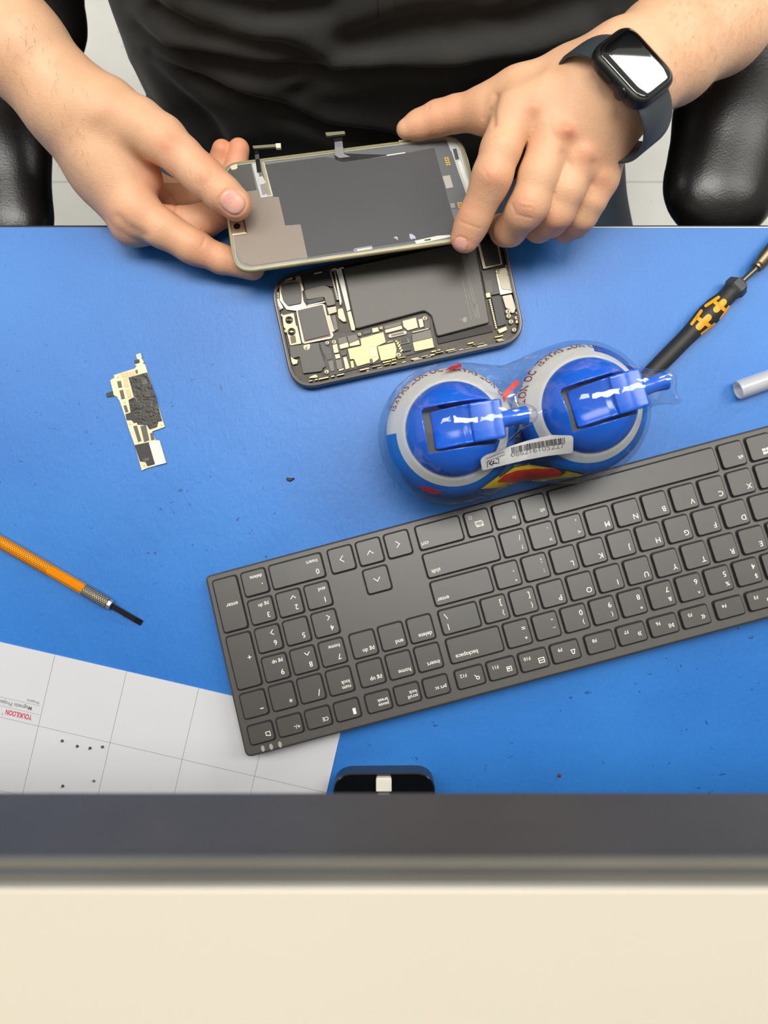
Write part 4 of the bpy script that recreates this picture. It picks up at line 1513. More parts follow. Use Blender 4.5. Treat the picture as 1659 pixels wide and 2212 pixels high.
for nm, pts, h1, m in (('corner_insulator', [(963, 298), (975, 296), (998, 312), (1001, 318), (974, 326)], -0.3, m_dw),
                       ('edge_strip', [(974, 322), (994, 314), (1003, 318), (1012, 345), (1020, 380), (1022, 396), (1012, 432), (990, 370)], -0.35, m_dw),
                       ('antenna_slot', [(978, 321), (986, 320), (992, 343), (984, 345)], -0.2, mat('slot_dark', '4a4c50', 0.5)),
                       ('side_flex', [(988, 348), (995, 346), (1000, 360), (1014, 400), (1010, 410), (996, 372)], -0.1, mat('flex_white', 'dededa', 0.4)),
                       ('top_strip', [(861, 311), (881, 303), (932, 296), (932, 299), (881, 309)], -0.1, mat('strip_white', 'd9d9cf', 0.4)),
                       ('top_clip', [(861, 303), (881, 300), (882, 308), (863, 311)], 0.1, m_dc),
                       ('edge_label', [(955.5, 380), (972, 377.5), (979.5, 404), (964, 407)], -0.2, mat('silver_label', 'bdb9b2', 0.4, 0.3)),
                       ('edge_label', [(972, 439), (982, 437.5), (984, 448), (975, 449)], -0.25, mat('silver_label2', '9d9d9d', 0.4, 0.3))):
    dd_(nm, pts, -0.7, h1, m, r=0.0003)
for ox, oy in ((962, 341), (990, 438.5)):
    mb = MB()
    for i in range(2):
        for j in range(4):
            c = d2(DP(ox + 5.2 * i + 1.3 * j, oy - 0.5 * i + 4.7 * j))
            v, f = disc(c[0], c[1], 0.00066, -0.0006, -0.0002, 10)
            mb.add([dfr(*p) for p in v], f)
    mb.build('gold_contacts', m_gold, ds)
mb = MB(); rr = random.Random(9)
for k in range(5):
    p0 = DP(977 + 2.6 * k, 452 - 0.4 * k); dr = (DP(984 + 2.6 * k, 476) - p0).normalized()
    t = 0
    while t < 0.0075:
        w_ = rr.uniform(0.0003, 0.0012); a0_ = d2(p0 + dr * t); b0_ = d2(p0 + dr * (t + w_))
        v, f = stroke([a0_, b0_], 0.00022); mb.add([dfr(x, y, -0.00052) for x, y in v], f); t += w_ + 0.0003
mb.build('fine_print', mat('print_grey', '9a9ca0', 0.5), ds)
dd_('bright_seam', [(835, 334), (875, 328), (876, 330), (836, 336.4)], -0.4, -0.2, mat('seam_white', 'e4e4df', 0.3), r=0)
dd_('lower_slot', [(762, 541), (766, 536), (803, 530), (806, 535), (805, 540), (767, 546)], -0.5, 0.0, mat('slot_rim', '8a8ba0', 0.4), r=0.0003)
dd_('lower_clip', [(771, 539), (803, 534), (804, 538), (772, 543.5)], -0.3, 0.3, m_dc, r=0.0001)
dd_('lower_strip', [(895, 520), (945, 509), (972, 507), (974, 512), (900, 527)], -0.5, 0.0, mat('strip_white2', 'dadbd2', 0.4), r=0.0002)
dd_('lower_notch', [(916, 518), (931, 515.5), (930, 519), (918, 520.5)], -0.2, 0.15, m_gry2, r=0)
dd_('torn_film', [(884, 505), (888, 504.5), (896, 509), (899, 516), (892, 514), (889, 518), (885, 513)], -0.5, -0.1, mat('film_lilac', 'b9b8c8', 0.3), r=0.0001)
dd_('torn_film', [(849, 513), (856, 510), (860, 514), (859, 519), (856, 514)], -0.5, -0.1, MATS['film_lilac'], r=0.0001)
# ribbon cables reaching up over the top edge
m_rib = mat('black_ribbon', '121114', 0.3)
m_con = mat('olive_connector', '86836c', 0.4, 0.3)


def ribbon(name, pxs, w0, m):
    vs, fs = [], []
    pts = [DP(x, y, h / 1000) for x, y, h, w_ in pxs]
    for i, p in enumerate(pts):
        w_ = pxs[i][3] / 2 * 0.00028
        vs += [p - dU * w_ - dN * 0.0001, p + dU * w_ - dN * 0.0001, p + dU * w_ + dN * 0.0001, p - dU * w_ + dN * 0.0001]
    k = len(pts)
    for i in range(k - 1):
        for a_ in range(4):
            b_ = (a_ + 1) % 4
            fs.append((i * 4 + a_, i * 4 + b_, (i + 1) * 4 + b_, (i + 1) * 4 + a_))
    fs += [(3, 2, 1, 0), tuple(range((k - 1) * 4, k * 4))]
    return mk(name, vs, fs, m, ds)


r1 = ribbon('ribbon_cable', [(560, 372, 0.1, 9), (557, 350, 0.3, 9), (556, 344, 1.3, 9), (555, 334, 1.8, 9), (554, 326, 1.6, 8)], 9, m_rib)
q = [d2(DP(x, y)) for x, y in ((547, 321), (598, 317), (598, 323), (550, 326.5))]
v, f = prism(q, 0.0012, 0.0028, 0.0002, dfr); mk('connector_plug', v, f, m_con, r1)
q = [d2(DP(x, y)) for x, y in ((597, 316.5), (608, 316), (608.5, 326), (598, 326.5))]
v, f = prism(q, 0.0012, 0.0032, 0.0003, dfr); mk('connector_tip', v, f, mat('pearl', 'e6dfc4', 0.3), r1)
r2 = ribbon('ribbon_cable', [(780, 343, -0.2, 26), (745, 340, 0.0, 24), (733, 334, 0.6, 20), (732, 318, 1.8, 18), (731, 306, 2.6, 17), (730, 298, 2.6, 20)], 9, m_rib)
q = [d2(DP(x, y)) for x, y in ((704, 294.5), (745, 291.5), (747, 297), (743, 298), (709, 302), (706, 301))]
v, f = prism(q, 0.0020, 0.0038, 0.0002, dfr); mk('connector_plug', v, f, m_con, r2)
dd_('ribbon_anchor', [(722, 333), (742, 331), (835, 334), (790, 342), (740, 349), (724, 344)], -0.35, -0.1, mat('dark_tape', '2a2a2c', 0.35), r=0.0008)  # dark flat patch at the foot of the ribbon
# ---------------------------------------------------------------- shrink-wrapped bottle pair
m_bwhite = mat('bottle_white', 'd4d6d2', 0.35)
m_bblue = mat('label_blue', '1468c8', 0.35)
m_bdeep = mat('label_deep_blue', '1c3fa8', 0.35)
m_cap = mat('cap_blue', '1d66dc', 0.16, spec=0.6)
m_mar = mat('maroon_print', '8e2f48', 0.6)
m_redp = mat('bright_red_print', 'd8202c', 0.5)
BT = [(Vector((0.0381, 0.0455, MT)), R(9), R(183), R(380)), (Vector((0.1130, 0.0586, MT)), R(17), R(195), R(442))]
prof_b = [(0.0, 0.028), (0.0015, 0.0315), (0.005, 0.0335), (0.030, 0.0345), (0.044, 0.0362), (0.050, 0.0368), (0.0545, 0.0362), (0.059, 0.0335), (0.062, 0.0312), (0.066, 0.0285), (0.069, 0.026)]
# one cap, modelled as a distance field in its own frame (x along the nozzle)
cf = Field((-0.029, -0.029, 0.060), (0.042, 0.029, 0.098), 0.0006)
X, Y, Z = np.meshgrid(*cf.ax, indexing='ij')
dome = (np.sqrt((X / 0.0268) ** 2 + (Y / 0.0268) ** 2 + ((Z - 0.0665) / 0.0262) ** 2) - 1) * 0.0265
dome = np.maximum(dome, 0.0645 - Z)
def sbox(x0, x1, y0, y1, z0, z1, r=0.0):
    qx = np.abs(X - (x0 + x1) / 2) - (x1 - x0) / 2 + r; qy = np.abs(Y - (y0 + y1) / 2) - (y1 - y0) / 2 + r; qz = np.abs(Z - (z0 + z1) / 2) - (z1 - z0) / 2 + r
    return np.sqrt(np.maximum(qx, 0) ** 2 + np.maximum(qy, 0) ** 2 + np.maximum(qz, 0) ** 2) + np.minimum(np.maximum(np.maximum(qx, qy), qz), 0) - r
slot = sbox(-0.0165, 0.05, -0.0120, 0.0120, 0.0765, 0.12, 0.0015)
cap = np.maximum(dome, -slot)
cV, cF = nets(cap.astype(np.float32), cf)
cV = smooth_mesh(cV, cF, 1, 0.5)
# lever with a saddle-shaped thumb rest and a square block at its front
topz = np.where(X < 0.008, 0.0775 + 0.0085 * np.clip((X + 0.012) / 0.016, 0, 1) ** 0.8 + 0.0016 * (Y / 0.009) ** 2 + 0.0012 * np.clip(X / 0.008, 0, 1) ** 2,
                0.0905 + 0.0 * X)
topz = np.where(X >= 0.008, 0.0915 - 0.0012 * ((X - 0.016) / 0.009) ** 2, topz)
lev = np.maximum(sbox(-0.0120, 0.0250, -0.0104, 0.0104, 0.0760, 0.098, 0.0012), (Z - topz) * 0.8)
noz_c = np.sqrt(Y ** 2 + (Z - 0.0855) ** 2) - (0.0050 - 0.0006 * np.clip((X - 0.024) / 0.006, 0, 1) + 0.0006 * np.clip((X - 0.033) / 0.004, 0, 1))
noz = np.maximum(np.maximum(noz_c, X - 0.0385), 0.016 - X)
bore = np.maximum(np.sqrt(Y ** 2 + (Z - 0.0855) ** 2) - 0.0026, 0.034 - X)
lV, lF = nets(lev.astype(np.float32), cf)
lV = smooth_mesh(lV, lF, 1, 0.5)
nV, nF = nets(np.maximum(noz, -bore).astype(np.float32), cf)
nV = smooth_mesh(nV, nF, 1, 0.5)


def spun(V_, c, yaw):
    ca, sa = math.cos(yaw), math.sin(yaw)
    return np.stack([V_[:, 0] * ca - V_[:, 1] * sa + c.x, V_[:, 0] * sa + V_[:, 1] * ca + c.y, V_[:, 2] + 0 * c.z], 1)


labels = ['left white and blue bottle of the shrink-wrapped pair with a domed blue flip cap',
          'right bottle of the shrink-wrapped pair, its blue nozzle pointing at the screwdriver']
for (c, yaw, a0_, a1_), lb in zip(BT, labels):
    bt = thing('bottle', lb, 'bottle', tuple(c), 'bottles in the shrink-wrapped pair')
    v, f = lathe([(t, r_) for t, r_ in prof_b], c, c + Vector((0, 0, 1)), 96)
    mk('bottle_body', v, f, m_bwhite, bt, 60)
    # printed sleeve: blue part
    lp = [(t, r_ + 0.00015) for t, r_ in prof_b[2:9]]
    vs, fs, mi_ = [], [], []
    N_ = 120; M_ = len(lp)
    for i in range(N_ + 1):
        q = a0_ + (a1_ - a0_) * i / N_
        for t, r_ in lp:
            vs.append((c.x + r_ * math.cos(q), c.y + r_ * math.sin(q), c.z + t))
    for i in range(N_):
        for k in range(M_ - 1):
            fs.append((i * M_ + k, (i + 1) * M_ + k, (i + 1) * M_ + k + 1, i * M_ + k + 1))
            mi_.append(1 if (lb.startswith('right') and i > N_ * 0.72) else 0)
    mk('label', vs, fs, [m_bblue, m_bdeep], bt, 60, mi=mi_)
    # warning text around the shoulder, tops of the letters towards the cap
    gv, gf = glyphs('DO NOT SHAKE!  DO NOT SHAKE!', 0.0050, 'CENTER', 1.05, 0.0)
    ang0 = R(95) if lb.startswith('left') else R(140)
    vs = []
    for x, y in gv:
        rr_ = 0.0356 - y * 0.92
        q = ang0 + x / 0.0356
        t_ = np.interp(rr_, [0.0312, 0.0335, 0.0362, 0.0368], [0.062, 0.059, 0.0545, 0.050])
        vs.append((c.x + (rr_ + 0.0002) * math.cos(q), c.y + (rr_ + 0.0002) * math.sin(q), c.z + t_ + 0.0004))
    mk('warning_text', vs, [f_ for f_ in gf], m_mar, bt)
    cp = mk('cap', spun(cV, c, yaw), cF, m_cap, bt, 50)
    mk('lever', spun(lV, c, yaw), lF, m_cap, cp, 50)
    mk('nozzle', spun(nV, c, yaw), nF, m_cap, cp, 50)
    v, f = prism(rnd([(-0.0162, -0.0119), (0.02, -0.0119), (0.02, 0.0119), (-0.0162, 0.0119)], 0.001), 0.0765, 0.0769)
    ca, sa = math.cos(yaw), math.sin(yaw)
    mk('slot_shade_plate', [(x * ca - y * sa + c.x, x * sa + y * ca + c.y, z) for x, y, z in v], f, mat('painted_slot_shade', '18181c', 0.4), cp)  # dark plate paints the shade inside the cap slot
# the clear film round both
ff_ = Field((-0.008, 0.0, MT + 0.0002), (0.172, 0.104, 0.106), 0.0014)
F_ = ff_.new()
for c, yaw, _, _ in BT:
    F_ = ff_.cone((c.x, c.y, 0.022), (c.x, c.y, 0.046), 0.0378, 0.0380, None, 0.0, F_)
    F_ = ff_.cone((c.x, c.y, 0.0665), (c.x, c.y, 0.0672), 0.0285, 0.0285, None, 0.006, F_)
F_ = ff_.cone((BT[0][0].x, BT[0][0].y, 0.034), (BT[1][0].x, BT[1][0].y, 0.034), 0.034, 0.034, None, 0.022, F_)
for c, yaw, _, _ in BT:
    d = Vector((math.cos(yaw), math.sin(yaw), 0))
    F_ = ff_.cone(tuple(c + d * 0.0 + Vector((0, 0, 0.083))), tuple(c + d * 0.0375 + Vector((0, 0, 0.0832))), 0.0108, 0.0062, None, 0.010, F_)
    F_ = ff_.cone(tuple(c + d * 0.018 + Vector((0, 0, 0.082))), tuple(c + d * 0.012 + Vector((0, 0, 0.082))), 0.0115, 0.0118, None, 0.010, F_)
d = Vector((math.cos(BT[1][1]), math.sin(BT[1][1]), 0)); nn_ = Vector((d.y, -d.x, 0))
tipc = BT[1][0] + d * 0.030
F_ = ff_.cone(tuple(tipc + Vector((0, 0, 0.070))), tuple(tipc + d * 0.012 + nn_ * 0.012 + Vector((0, 0, 0.080))), 0.006, 0.0024, None, 0.01, F_)
zlow = np.float32(MT + 0.0012)
Zg = ff_.ax[2][None, None, :]
F_ = np.maximum(F_, zlow - Zg)
fV, fFc = nets(F_, ff_)
fV = smooth_mesh(fV, fFc, 3, 0.5)
# crinkles
nrm = vnormals(fV, fFc)
cr = (np.sin(fV[:, 0] * 900 + 60 * np.sin(fV[:, 1] * 60)) * np.sin(fV[:, 1] * 700 + fV[:, 2] * 300)) * 0.00008
fV = fV + nrm * cr[:, None]
m_film = bpy.data.materials.new('clear_film'); m_film.use_nodes = True
nt = m_film.node_tree
for n_ in list(nt.nodes):
    if n_.type != 'OUTPUT_MATERIAL':
        nt.nodes.remove(n_)
outn = [n_ for n_ in nt.nodes if n_.type == 'OUTPUT_MATERIAL'][0]
tr = nt.nodes.new('ShaderNodeBsdfTransparent'); tr.inputs[0].default_value = (0.975, 0.98, 0.985, 1)
gl = nt.nodes.new('ShaderNodeBsdfGlossy'); gl.inputs['Roughness'].default_value = 0.06
fr = nt.nodes.new('ShaderNodeLayerWeight'); fr.inputs['Blend'].default_value = 0.5
ffac = mth(nt, 'ADD', mth(nt, 'MULTIPLY', mth(nt, 'POWER', fr.outputs['Facing'], 4.0), 0.45), 0.09)
mxs = nt.nodes.new('ShaderNodeMixShader')
tc = nt.nodes.new('ShaderNodeTexCoord')
n1_ = noise_n(nt, tc.outputs['Object'], 42, 1.5, 0.5, 1.0)
bpn = nt.nodes.new('ShaderNodeBump'); bpn.inputs['Strength'].default_value = 0.7; bpn.inputs['Distance'].default_value = 0.0022
nt.links.new(n1_, bpn.inputs['Height'])
nt.links.new(bpn.outputs[0], gl.inputs['Normal']); nt.links.new(bpn.outputs[0], fr.inputs['Normal'])
nt.links.new(ffac, mxs.inputs[0]); nt.links.new(tr.outputs[0], mxs.inputs[1]); nt.links.new(gl.outputs[0], mxs.inputs[2])
nt.links.new(mxs.outputs[0], outn.inputs['Surface'])
fw = thing('shrink_wrap', 'clear crinkled plastic film wrapped round both bottles with a barcode sticker', 'packaging', (0.0755, 0.052, MT))
mk('film', fV, fFc, m_film, fw, 'all')
fbv = BVHTree.FromPolygons([tuple(x) for x in fV], [tuple(int(i) for i in q) for q in fFc])
m_stk = mat('sticker_white', 'e4e3e0', 0.4)
m_blkp = mat('black_print', '222224', 0.5)
m_gryp = mat('pale_grey_print', '8b8b90', 0.6)
spts = rnd([(1037, 992), (1041, 1016), (1080, 1006), (1130, 994), (1180, 984.5), (1238, 977), (1239, 940), (1191, 939), (1140, 951), (1098.5, 964), (1066, 976), (1046, 983)], [5, 5, 0, 0, 0, 6, 8, 0, 0, 0, 0, 6], 4)
stk = decal('sticker', [spts], fbv, 0.00035, m_stk, fw, step=4)
stk['label'] = 'white barcode sticker'
z3 = lambda x, y: (820 + x / 3.77, 850 + y / 3.77)
bars = []
rr = random.Random(5); t = 0.0
while t < 1.0:
    w_ = rr.choice([0.006, 0.010, 0.016, 0.020])
    if t + w_ > 1:
        break
    x0, x1 = 1068 + 447 * t, 1068 + 447 * (t + w_)
    def yt(x):
        return 438 - 84 * ((x - 1068) / 447) + 6 * (1 - (2 * (x - 1068) / 447 - 1) ** 2) * -1
    bars.append([z3(x0, yt(x0)), z3(x1, yt(x1)), z3(x1 + 5, yt(x1) + 50), z3(x0 + 5, yt(x0) + 50)])
    t += w_ + rr.choice([0.008, 0.012, 0.016])
decal('barcode', bars, fbv, 0.0005, m_blkp, stk, step=6)


def text_decal(name, s, p0, p1, size_px, bv, off, m, parent, sag=0.0):
    gv, gf = glyphs(s, 1.0, 'LEFT', 1.0)
    xs = [x for x, y in gv]; wd = max(xs) - min(xs); x_m = min(xs)
    p0, p1 = Vector(p0), Vector(p1); d_ = (p1 - p0); dn = d_.normalized(); nn = Vector((dn.y, -dn.x))
    V_, ok = [], []
    for x, y in gv:
        t = (x - x_m) / wd
        q = p0 + d_ * t + nn * (y * size_px + sag * (1 - (2 * t - 1) ** 2))
        h_ = hit(bv, q.x, q.y, off)
        ok.append(h_ is not None); V_.append(h_ if h_ is not None else Vector((0, 0, 0)))
    F2 = [f_ for f_ in gf if all(ok[i] for i in f_)]
    if F2:
        return mk(name, V_, F2, m, parent)


text_decal('barcode_number', '086216105227', z3(1066, 500), z3(1507, 418), 15, fbv, 0.0005, m_gryp, stk, 1.0)
rr = random.Random(12); dash = []
for (p0, p1) in ((z3(868, 524), z3(1018, 470)), (z3(873, 547), z3(1014, 494))):
    p0, p1 = Vector(p0), Vector(p1); dn = (p1 - p0).normalized(); nn = Vector((dn.y, -dn.x)); L_ = (p1 - p0).length; t = 0
    while t < L_ - 1:
        w_ = rr.uniform(0.8, 2.4)
        dash.append([tuple(p0 + dn * t - nn * 1.0), tuple(p0 + dn * (t + w_) - nn * 1.0), tuple(p0 + dn * (t + w_) + nn * rr.uniform(0.2, 1.4)), tuple(p0 + dn * t + nn * 1.2)]); t += w_ + rr.uniform(0.6, 1.2)
decal('small_print', dash, fbv, 0.0005, m_gryp, stk, step=6)
def frame_strokes(pts, w):
    out = []
    for (a, b_) in zip(pts[:-1], pts[1:]):
        a, b_ = Vector(a), Vector(b_); d_ = (b_ - a).normalized() * w / 2; n_ = Vector((-d_.y, d_.x))
        out.append([tuple(a - d_ - n_), tuple(b_ + d_ - n_), tuple(b_ + d_ + n_), tuple(a - d_ + n_)])
    return out


decal('sticker_logo', frame_strokes([z3(876, 596), z3(872, 556), z3(890, 548)], 1.2) + frame_strokes([z3(948, 530), z3(964, 526), z3(968, 562), z3(950, 568)], 1.2)
      + frame_strokes([z3(908, 546), z3(890, 566), z3(912, 578)], 2.0) + frame_strokes([z3(925, 545), z3(918, 568), z3(948, 560)], 2.0), fbv, 0.0005, m_blkp, stk)
# printed yellow and red emblem low on the film, red tick marks
m_ye = mat('yellow_print', 'e8c814', 0.4)
yel = [(1040, 1058), (1078, 1030), (1112, 1007), (1142, 1003), (1200, 1012), (1262, 1024), (1255, 1030), (1180, 1040), (1110, 1052)]
e1_ = decal('printed_emblem', [yel], fbv, -0.0006, m_ye, fw, step=5)
red = [(1075, 1042), (1090, 1027), (1118, 1017), (1160, 1013), (1205, 1014), (1220, 1020), (1212, 1029), (1180, 1034), (1120, 1043)]
if e1_:
    e1_['label'] = 'yellow pointed emblem with a red oval'
    decal('emblem_outline', [[(1110, 1007), (1140, 1001), (1142, 1003.5), (1112, 1009)], [(1078, 1028.5), (1110, 1006), (1112, 1008.5), (1080, 1031)], [(1142, 1001), (1200, 1010), (1200, 1012.5), (1142, 1003.5)], [(1200, 1010), (1262, 1022), (1260, 1025), (1200, 1013)],
                               [(1203, 1012), (1218, 1014), (1222, 1021), (1210, 1028), (1214, 1020)]], fbv, 0.0000, m_blkp, e1_, step=5)
    decal('emblem_oval', [red], fbv, -0.0003, mat('emblem_red', 'c8241c', 0.4), e1_, step=5)
decal('printed_red_mark', [[(905, 1050), (925, 1053), (948, 1062), (958, 1068), (930, 1066), (912, 1058)], [(960, 800), (975, 790), (996, 785), (997, 792), (980, 796)], [(988, 784), (997, 785), (996, 793), (989, 792)]], fbv, -0.0002, m_redp, fw, step=5)
decal('printed_red_mark', [[(1086, 850), (1112, 822), (1120, 820), (1122, 828), (1104, 846), (1090, 866)]], fbv, -0.0002, mat('soft_red_print', 'd85048', 0.5), fw, step=5)
# ---------------------------------------------------------------- the person
m_skin = bpy.data.materials.new('skin'); m_skin.use_nodes = True
nt, b = nodes_of(m_skin)
tc = nt.nodes.new('ShaderNodeTexCoord'); ov = tc.outputs['Object']
sk = ramp_n(nt, noise_n(nt, ov, 28, 4, 0.6), [(0.3, lin('dcab86')), (0.7, lin('e6bb98'))])
fine = noise_n(nt, ov, 420, 3, 0.6)
sk = mixc(nt, mth(nt, 'MULTIPLY', fine, 0.25), sk, lin('d09a74'))
at = nt.nodes.new('ShaderNodeAttribute'); at.attribute_name = 'red'
sk = mixc(nt, mth(nt, 'MULTIPLY', at.outputs['Fac'], 0.75), sk, lin('d4805f'))
at2 = nt.nodes.new('ShaderNodeAttribute'); at2.attribute_name = 'nail'
sk = mixc(nt, at2.outputs['Fac'], sk, lin('e6aa9c'))
nt.links.new(sk, b.inputs['Base Color'])
rg = mth(nt, 'SUBTRACT', 0.52, mth(nt, 'MULTIPLY', at2.outputs['Fac'], 0.2)); nt.links.new(rg, b.inputs['Roughness'])
b.inputs['Subsurface Weight'].default_value = 0.12
b.inputs['Subsurface Radius'].default_value = (0.004, 0.0014, 0.0008); b.inputs['Subsurface Scale'].default_value = 1.0
b.inputs['Specular IOR Level'].default_value = 0.4
vv = nt.nodes.new('ShaderNodeTexVoronoi'); vv.inputs['Scale'].default_value = 750; nt.links.new(ov, vv.inputs['Vector'])
bump_n(nt, b, mth(nt, 'ADD', vv.outputs['Distance'], mth(nt, 'MULTIPLY', noise_n(nt, ov, 160, 3), 1.2)), 0.22, 0.0004)


def wide(fld, F, pts, off, k=0.012, sc=None):
    """chain of pairs of cones side by side: an oval limb; pts (px,py,z,r), off mm along the given world direction"""
    for p, q in zip(pts[:-1], pts[1:]):
        a, b_ = P3(*p[:3]), P3(*q[:3])
        d_ = (b_ - a).normalized(); s_ = Vector((-d_.y, d_.x, 0)).normalized()
        for sg in (-1, 0, 1):
            fld.cone(a + s_ * sg * off / 1000, b_ + s_ * sg * off / 1000, p[3] / 1000, q[3] / 1000, sc, k, F)
    return F


# --- hand A: right hand, seen from the thumb side (left in the photograph)
fa = Field((-0.315, 0.118, -0.035), (-0.030, 0.372, 0.098), 0.0009)
pal = fa.new()
fa.chain([(-300, -330, 66, 30), (-90, -75, 60, 28.5), (50, 112, 52, 25.5), (128, 205, 44, 22.8), (165, 245, 42, 21.5)], 0.01, pal)
fa.chain([(150, 212, 45, 20), (225, 236, 45, 17.0)], 0.012, pal)           # thumb metacarpal
fa.chain([(160, 250, 38, 20), (225, 348, 34, 16.5), (290, 450, 30, 13.2)], 0.014, pal)    # index metacarpal
fa.chain([(150, 250, 26, 19), (220, 370, 20, 16), (286, 482, 19, 12.2)], 0.014, pal)
fa.chain([(150, 250, 20, 18), (235, 360, 8, 15), (285, 434, 2, 12.0)], 0.014, pal)
fa.chain([(170, 270, 16, 17), (245, 350, -4, 14), (275, 390, -12, 12)], 0.014, pal)
fa.chain([(215, 280, 32, 15), (285, 350, 26, 12), (318, 388, 24, 9)], 0.010, pal)          # web
thumb = fa.chain([(190, 225, 44, 17.5), (240, 240, 46, 16.6), (300, 270, 46, 15.0), (352, 302, 46, 13.6), (395, 340, 47, 11.6), (428, 371, 47, 11.2), (446, 386, 47, 11.0), (480, 417, 46, 10.4), (508, 440, 43.5, 9.7)], 0.003)
idx = fa.chain([(292, 452, 30, 12.8), (350, 494, 27, 11.2), (412, 530, 22, 10.4), (428, 538, 20, 9.8), (478, 560, 16, 8.7), (545, 578, 14, 7.8)], 0.003)
mid = fa.chain([(286, 486, 19, 12.0), (370, 486, 16, 11), (444, 476, 13, 9.8), (470, 462, 12, 9.2), (503, 392, 10, 8.6), (516, 322, 15, 6.6)], 0.003)
rin = fa.chain([(285, 434, 2, 12), (360, 436, -4, 10.5), (425, 425, -2, 9.2), (448, 412, 0, 8.8), (472, 365, 8, 8), (480, 324, 14, 6.4)], 0.003)
pnk = fa.chain([(275, 390, -12, 11), (330, 400, -20, 9.5), (385, 420, -20, 8.5), (400, 430, -16, 8)], 0.003)
FA = smin(pal, thumb, 0.007)
for g in (idx, mid, rin, pnk):
    FA = np.minimum(FA, smin(pal, g, 0.006))
VA, FFa = nets(FA, fa)
del pal, thumb, idx, mid, rin, pnk, FA
# --- hand B: left hand with the watch (right in the photograph)
fb = Field((-0.004, 0.122, 0.012), (0.272, 0.372, 0.114), 0.0009)
pal = fb.new()
wide(fb, pal, [(1900, -238, -4, 24), (1545, 44, 32, 21), (1440, 110, 56, 19.2), (1359, 158, 70, 17.6), (1315, 190, 72, 17)], 9.0, 0.012)
for p, q in (((1290, 170, 70, 15.5), (1118, 240, 66, 12.4)), ((1318, 190, 72, 15.5), (1198, 285, 67, 12.4)), ((1330, 205, 70, 15.5), (1244, 340, 62, 12.0)), ((1335, 225, 66, 15.5), (1290, 385, 52, 11.4))):
    fb.chain([p, q], 0.012, pal)
fb.chain([(1320, 165, 64, 17), (1230, 178, 56, 16), (1120, 212, 50, 14.5), (1050, 236, 44, 11.6)], 0.012, pal)   # thumb side
fb.chain([(1280, 215, 54, 18), (1200, 290, 48, 17)], 0.014, pal)      # palm
fb.chain([(1110, 250, 58, 11), (1062, 255, 50, 9)], 0.010, pal)
thumb = fb.chain([(1052, 236, 43, 11.8), (985, 246, 36, 9.9), (945, 256, 32, 9.6), (905, 270, 29, 8.2), (877, 279, 28, 5.9)], 0.004)
idx = fb.chain([(1110, 255, 66, 12.4), (1082, 322, 69, 11.0), (1064, 378, 67, 10.9), (1056, 400, 63, 10.3), (1026, 468, 52, 9.4), (1016, 490, 48, 9.2), (1005, 514, 44.5, 8.6)], 0.003)
mid = fb.chain([(1194, 296, 67, 12.4), (1164, 378, 66, 11.0), (1145, 440, 62, 10.8), (1132, 458, 58, 10.2), (1102, 496, 40, 9.4), (1092, 498, 30, 9), (1082, 490, 20, 8)], 0.003)
rin = fb.chain([(1247, 342, 62, 11.8), (1222, 408, 60, 10.6), (1203, 456, 54, 10.0), (1190, 474, 46, 9.6), (1165, 490, 32, 8.8), (1150, 482, 22, 8)], 0.003)
pnk = fb.chain([(1294, 386, 52, 11.0), (1274, 430, 49, 9.6), (1256, 464, 43, 9.2), (1244, 480, 36, 8.8), (1222, 494, 26, 7.8), (1205, 488, 20, 7)], 0.003)
FB = smin(pal, thumb, 0.008)
for g in (idx, mid, rin, pnk):
    FB = np.minimum(FB, smin(pal, g, 0.004))
VB, FFb = nets(FB, fb)
del pal, thumb, idx, mid, rin, pnk, FB
# --- the rest of the body, coarser: upper arms and trunk under the shirt
fc_ = Field((-0.46, 0.24, -0.34), (0.46, 0.78, 0.50), 0.006)
FC = fc_.new()
def cw(a, b_, ra, rb, k=0.02):
    fc_.cone(a, b_, ra, rb, None, k, FC)
elA = Vector((-0.315, 0.40, 0.07)); shA = Vector((-0.21, 0.59, 0.34))
elB = Vector((0.335, 0.425, 0.000)); shB = Vector((0.22, 0.60, 0.34))
cw(P3(-200, -210, 63), elA, 0.0285, 0.036); cw(elA, shA, 0.036, 0.050); cw(P3(1790, -150, 6), elB, 0.026, 0.037); cw(elB, shB, 0.037, 0.050)
cw(shA, shB, 0.055, 0.055, 0.03); cw((0, 0.46, -0.19), (0, 0.58, 0.28), 0.11, 0.11, 0.04)
cw((-0.07, 0.46, -0.19), (-0.09, 0.58, 0.28), 0.09, 0.10, 0.04); cw((0.07, 0.46, -0.19), (0.09, 0.58, 0.28), 0.09, 0.10, 0.04)
cw((0, 0.60, 0.34), (0, 0.60, 0.46), 0.055, 0.052, 0.03)
VC, FFc = nets(FC, fc_)
VC = smooth_mesh(VC, FFc, 2)
VA = smooth_mesh(VA, FFa, 2, 0.6); VB = smooth_mesh(VB, FFb, 2, 0.6)


def zA(x, y):
    return (100 + x / 3.607, 150 + y / 3.607)


def zB(x, y):
    return (840 + x / 2.765, 130 + y / 2.765)


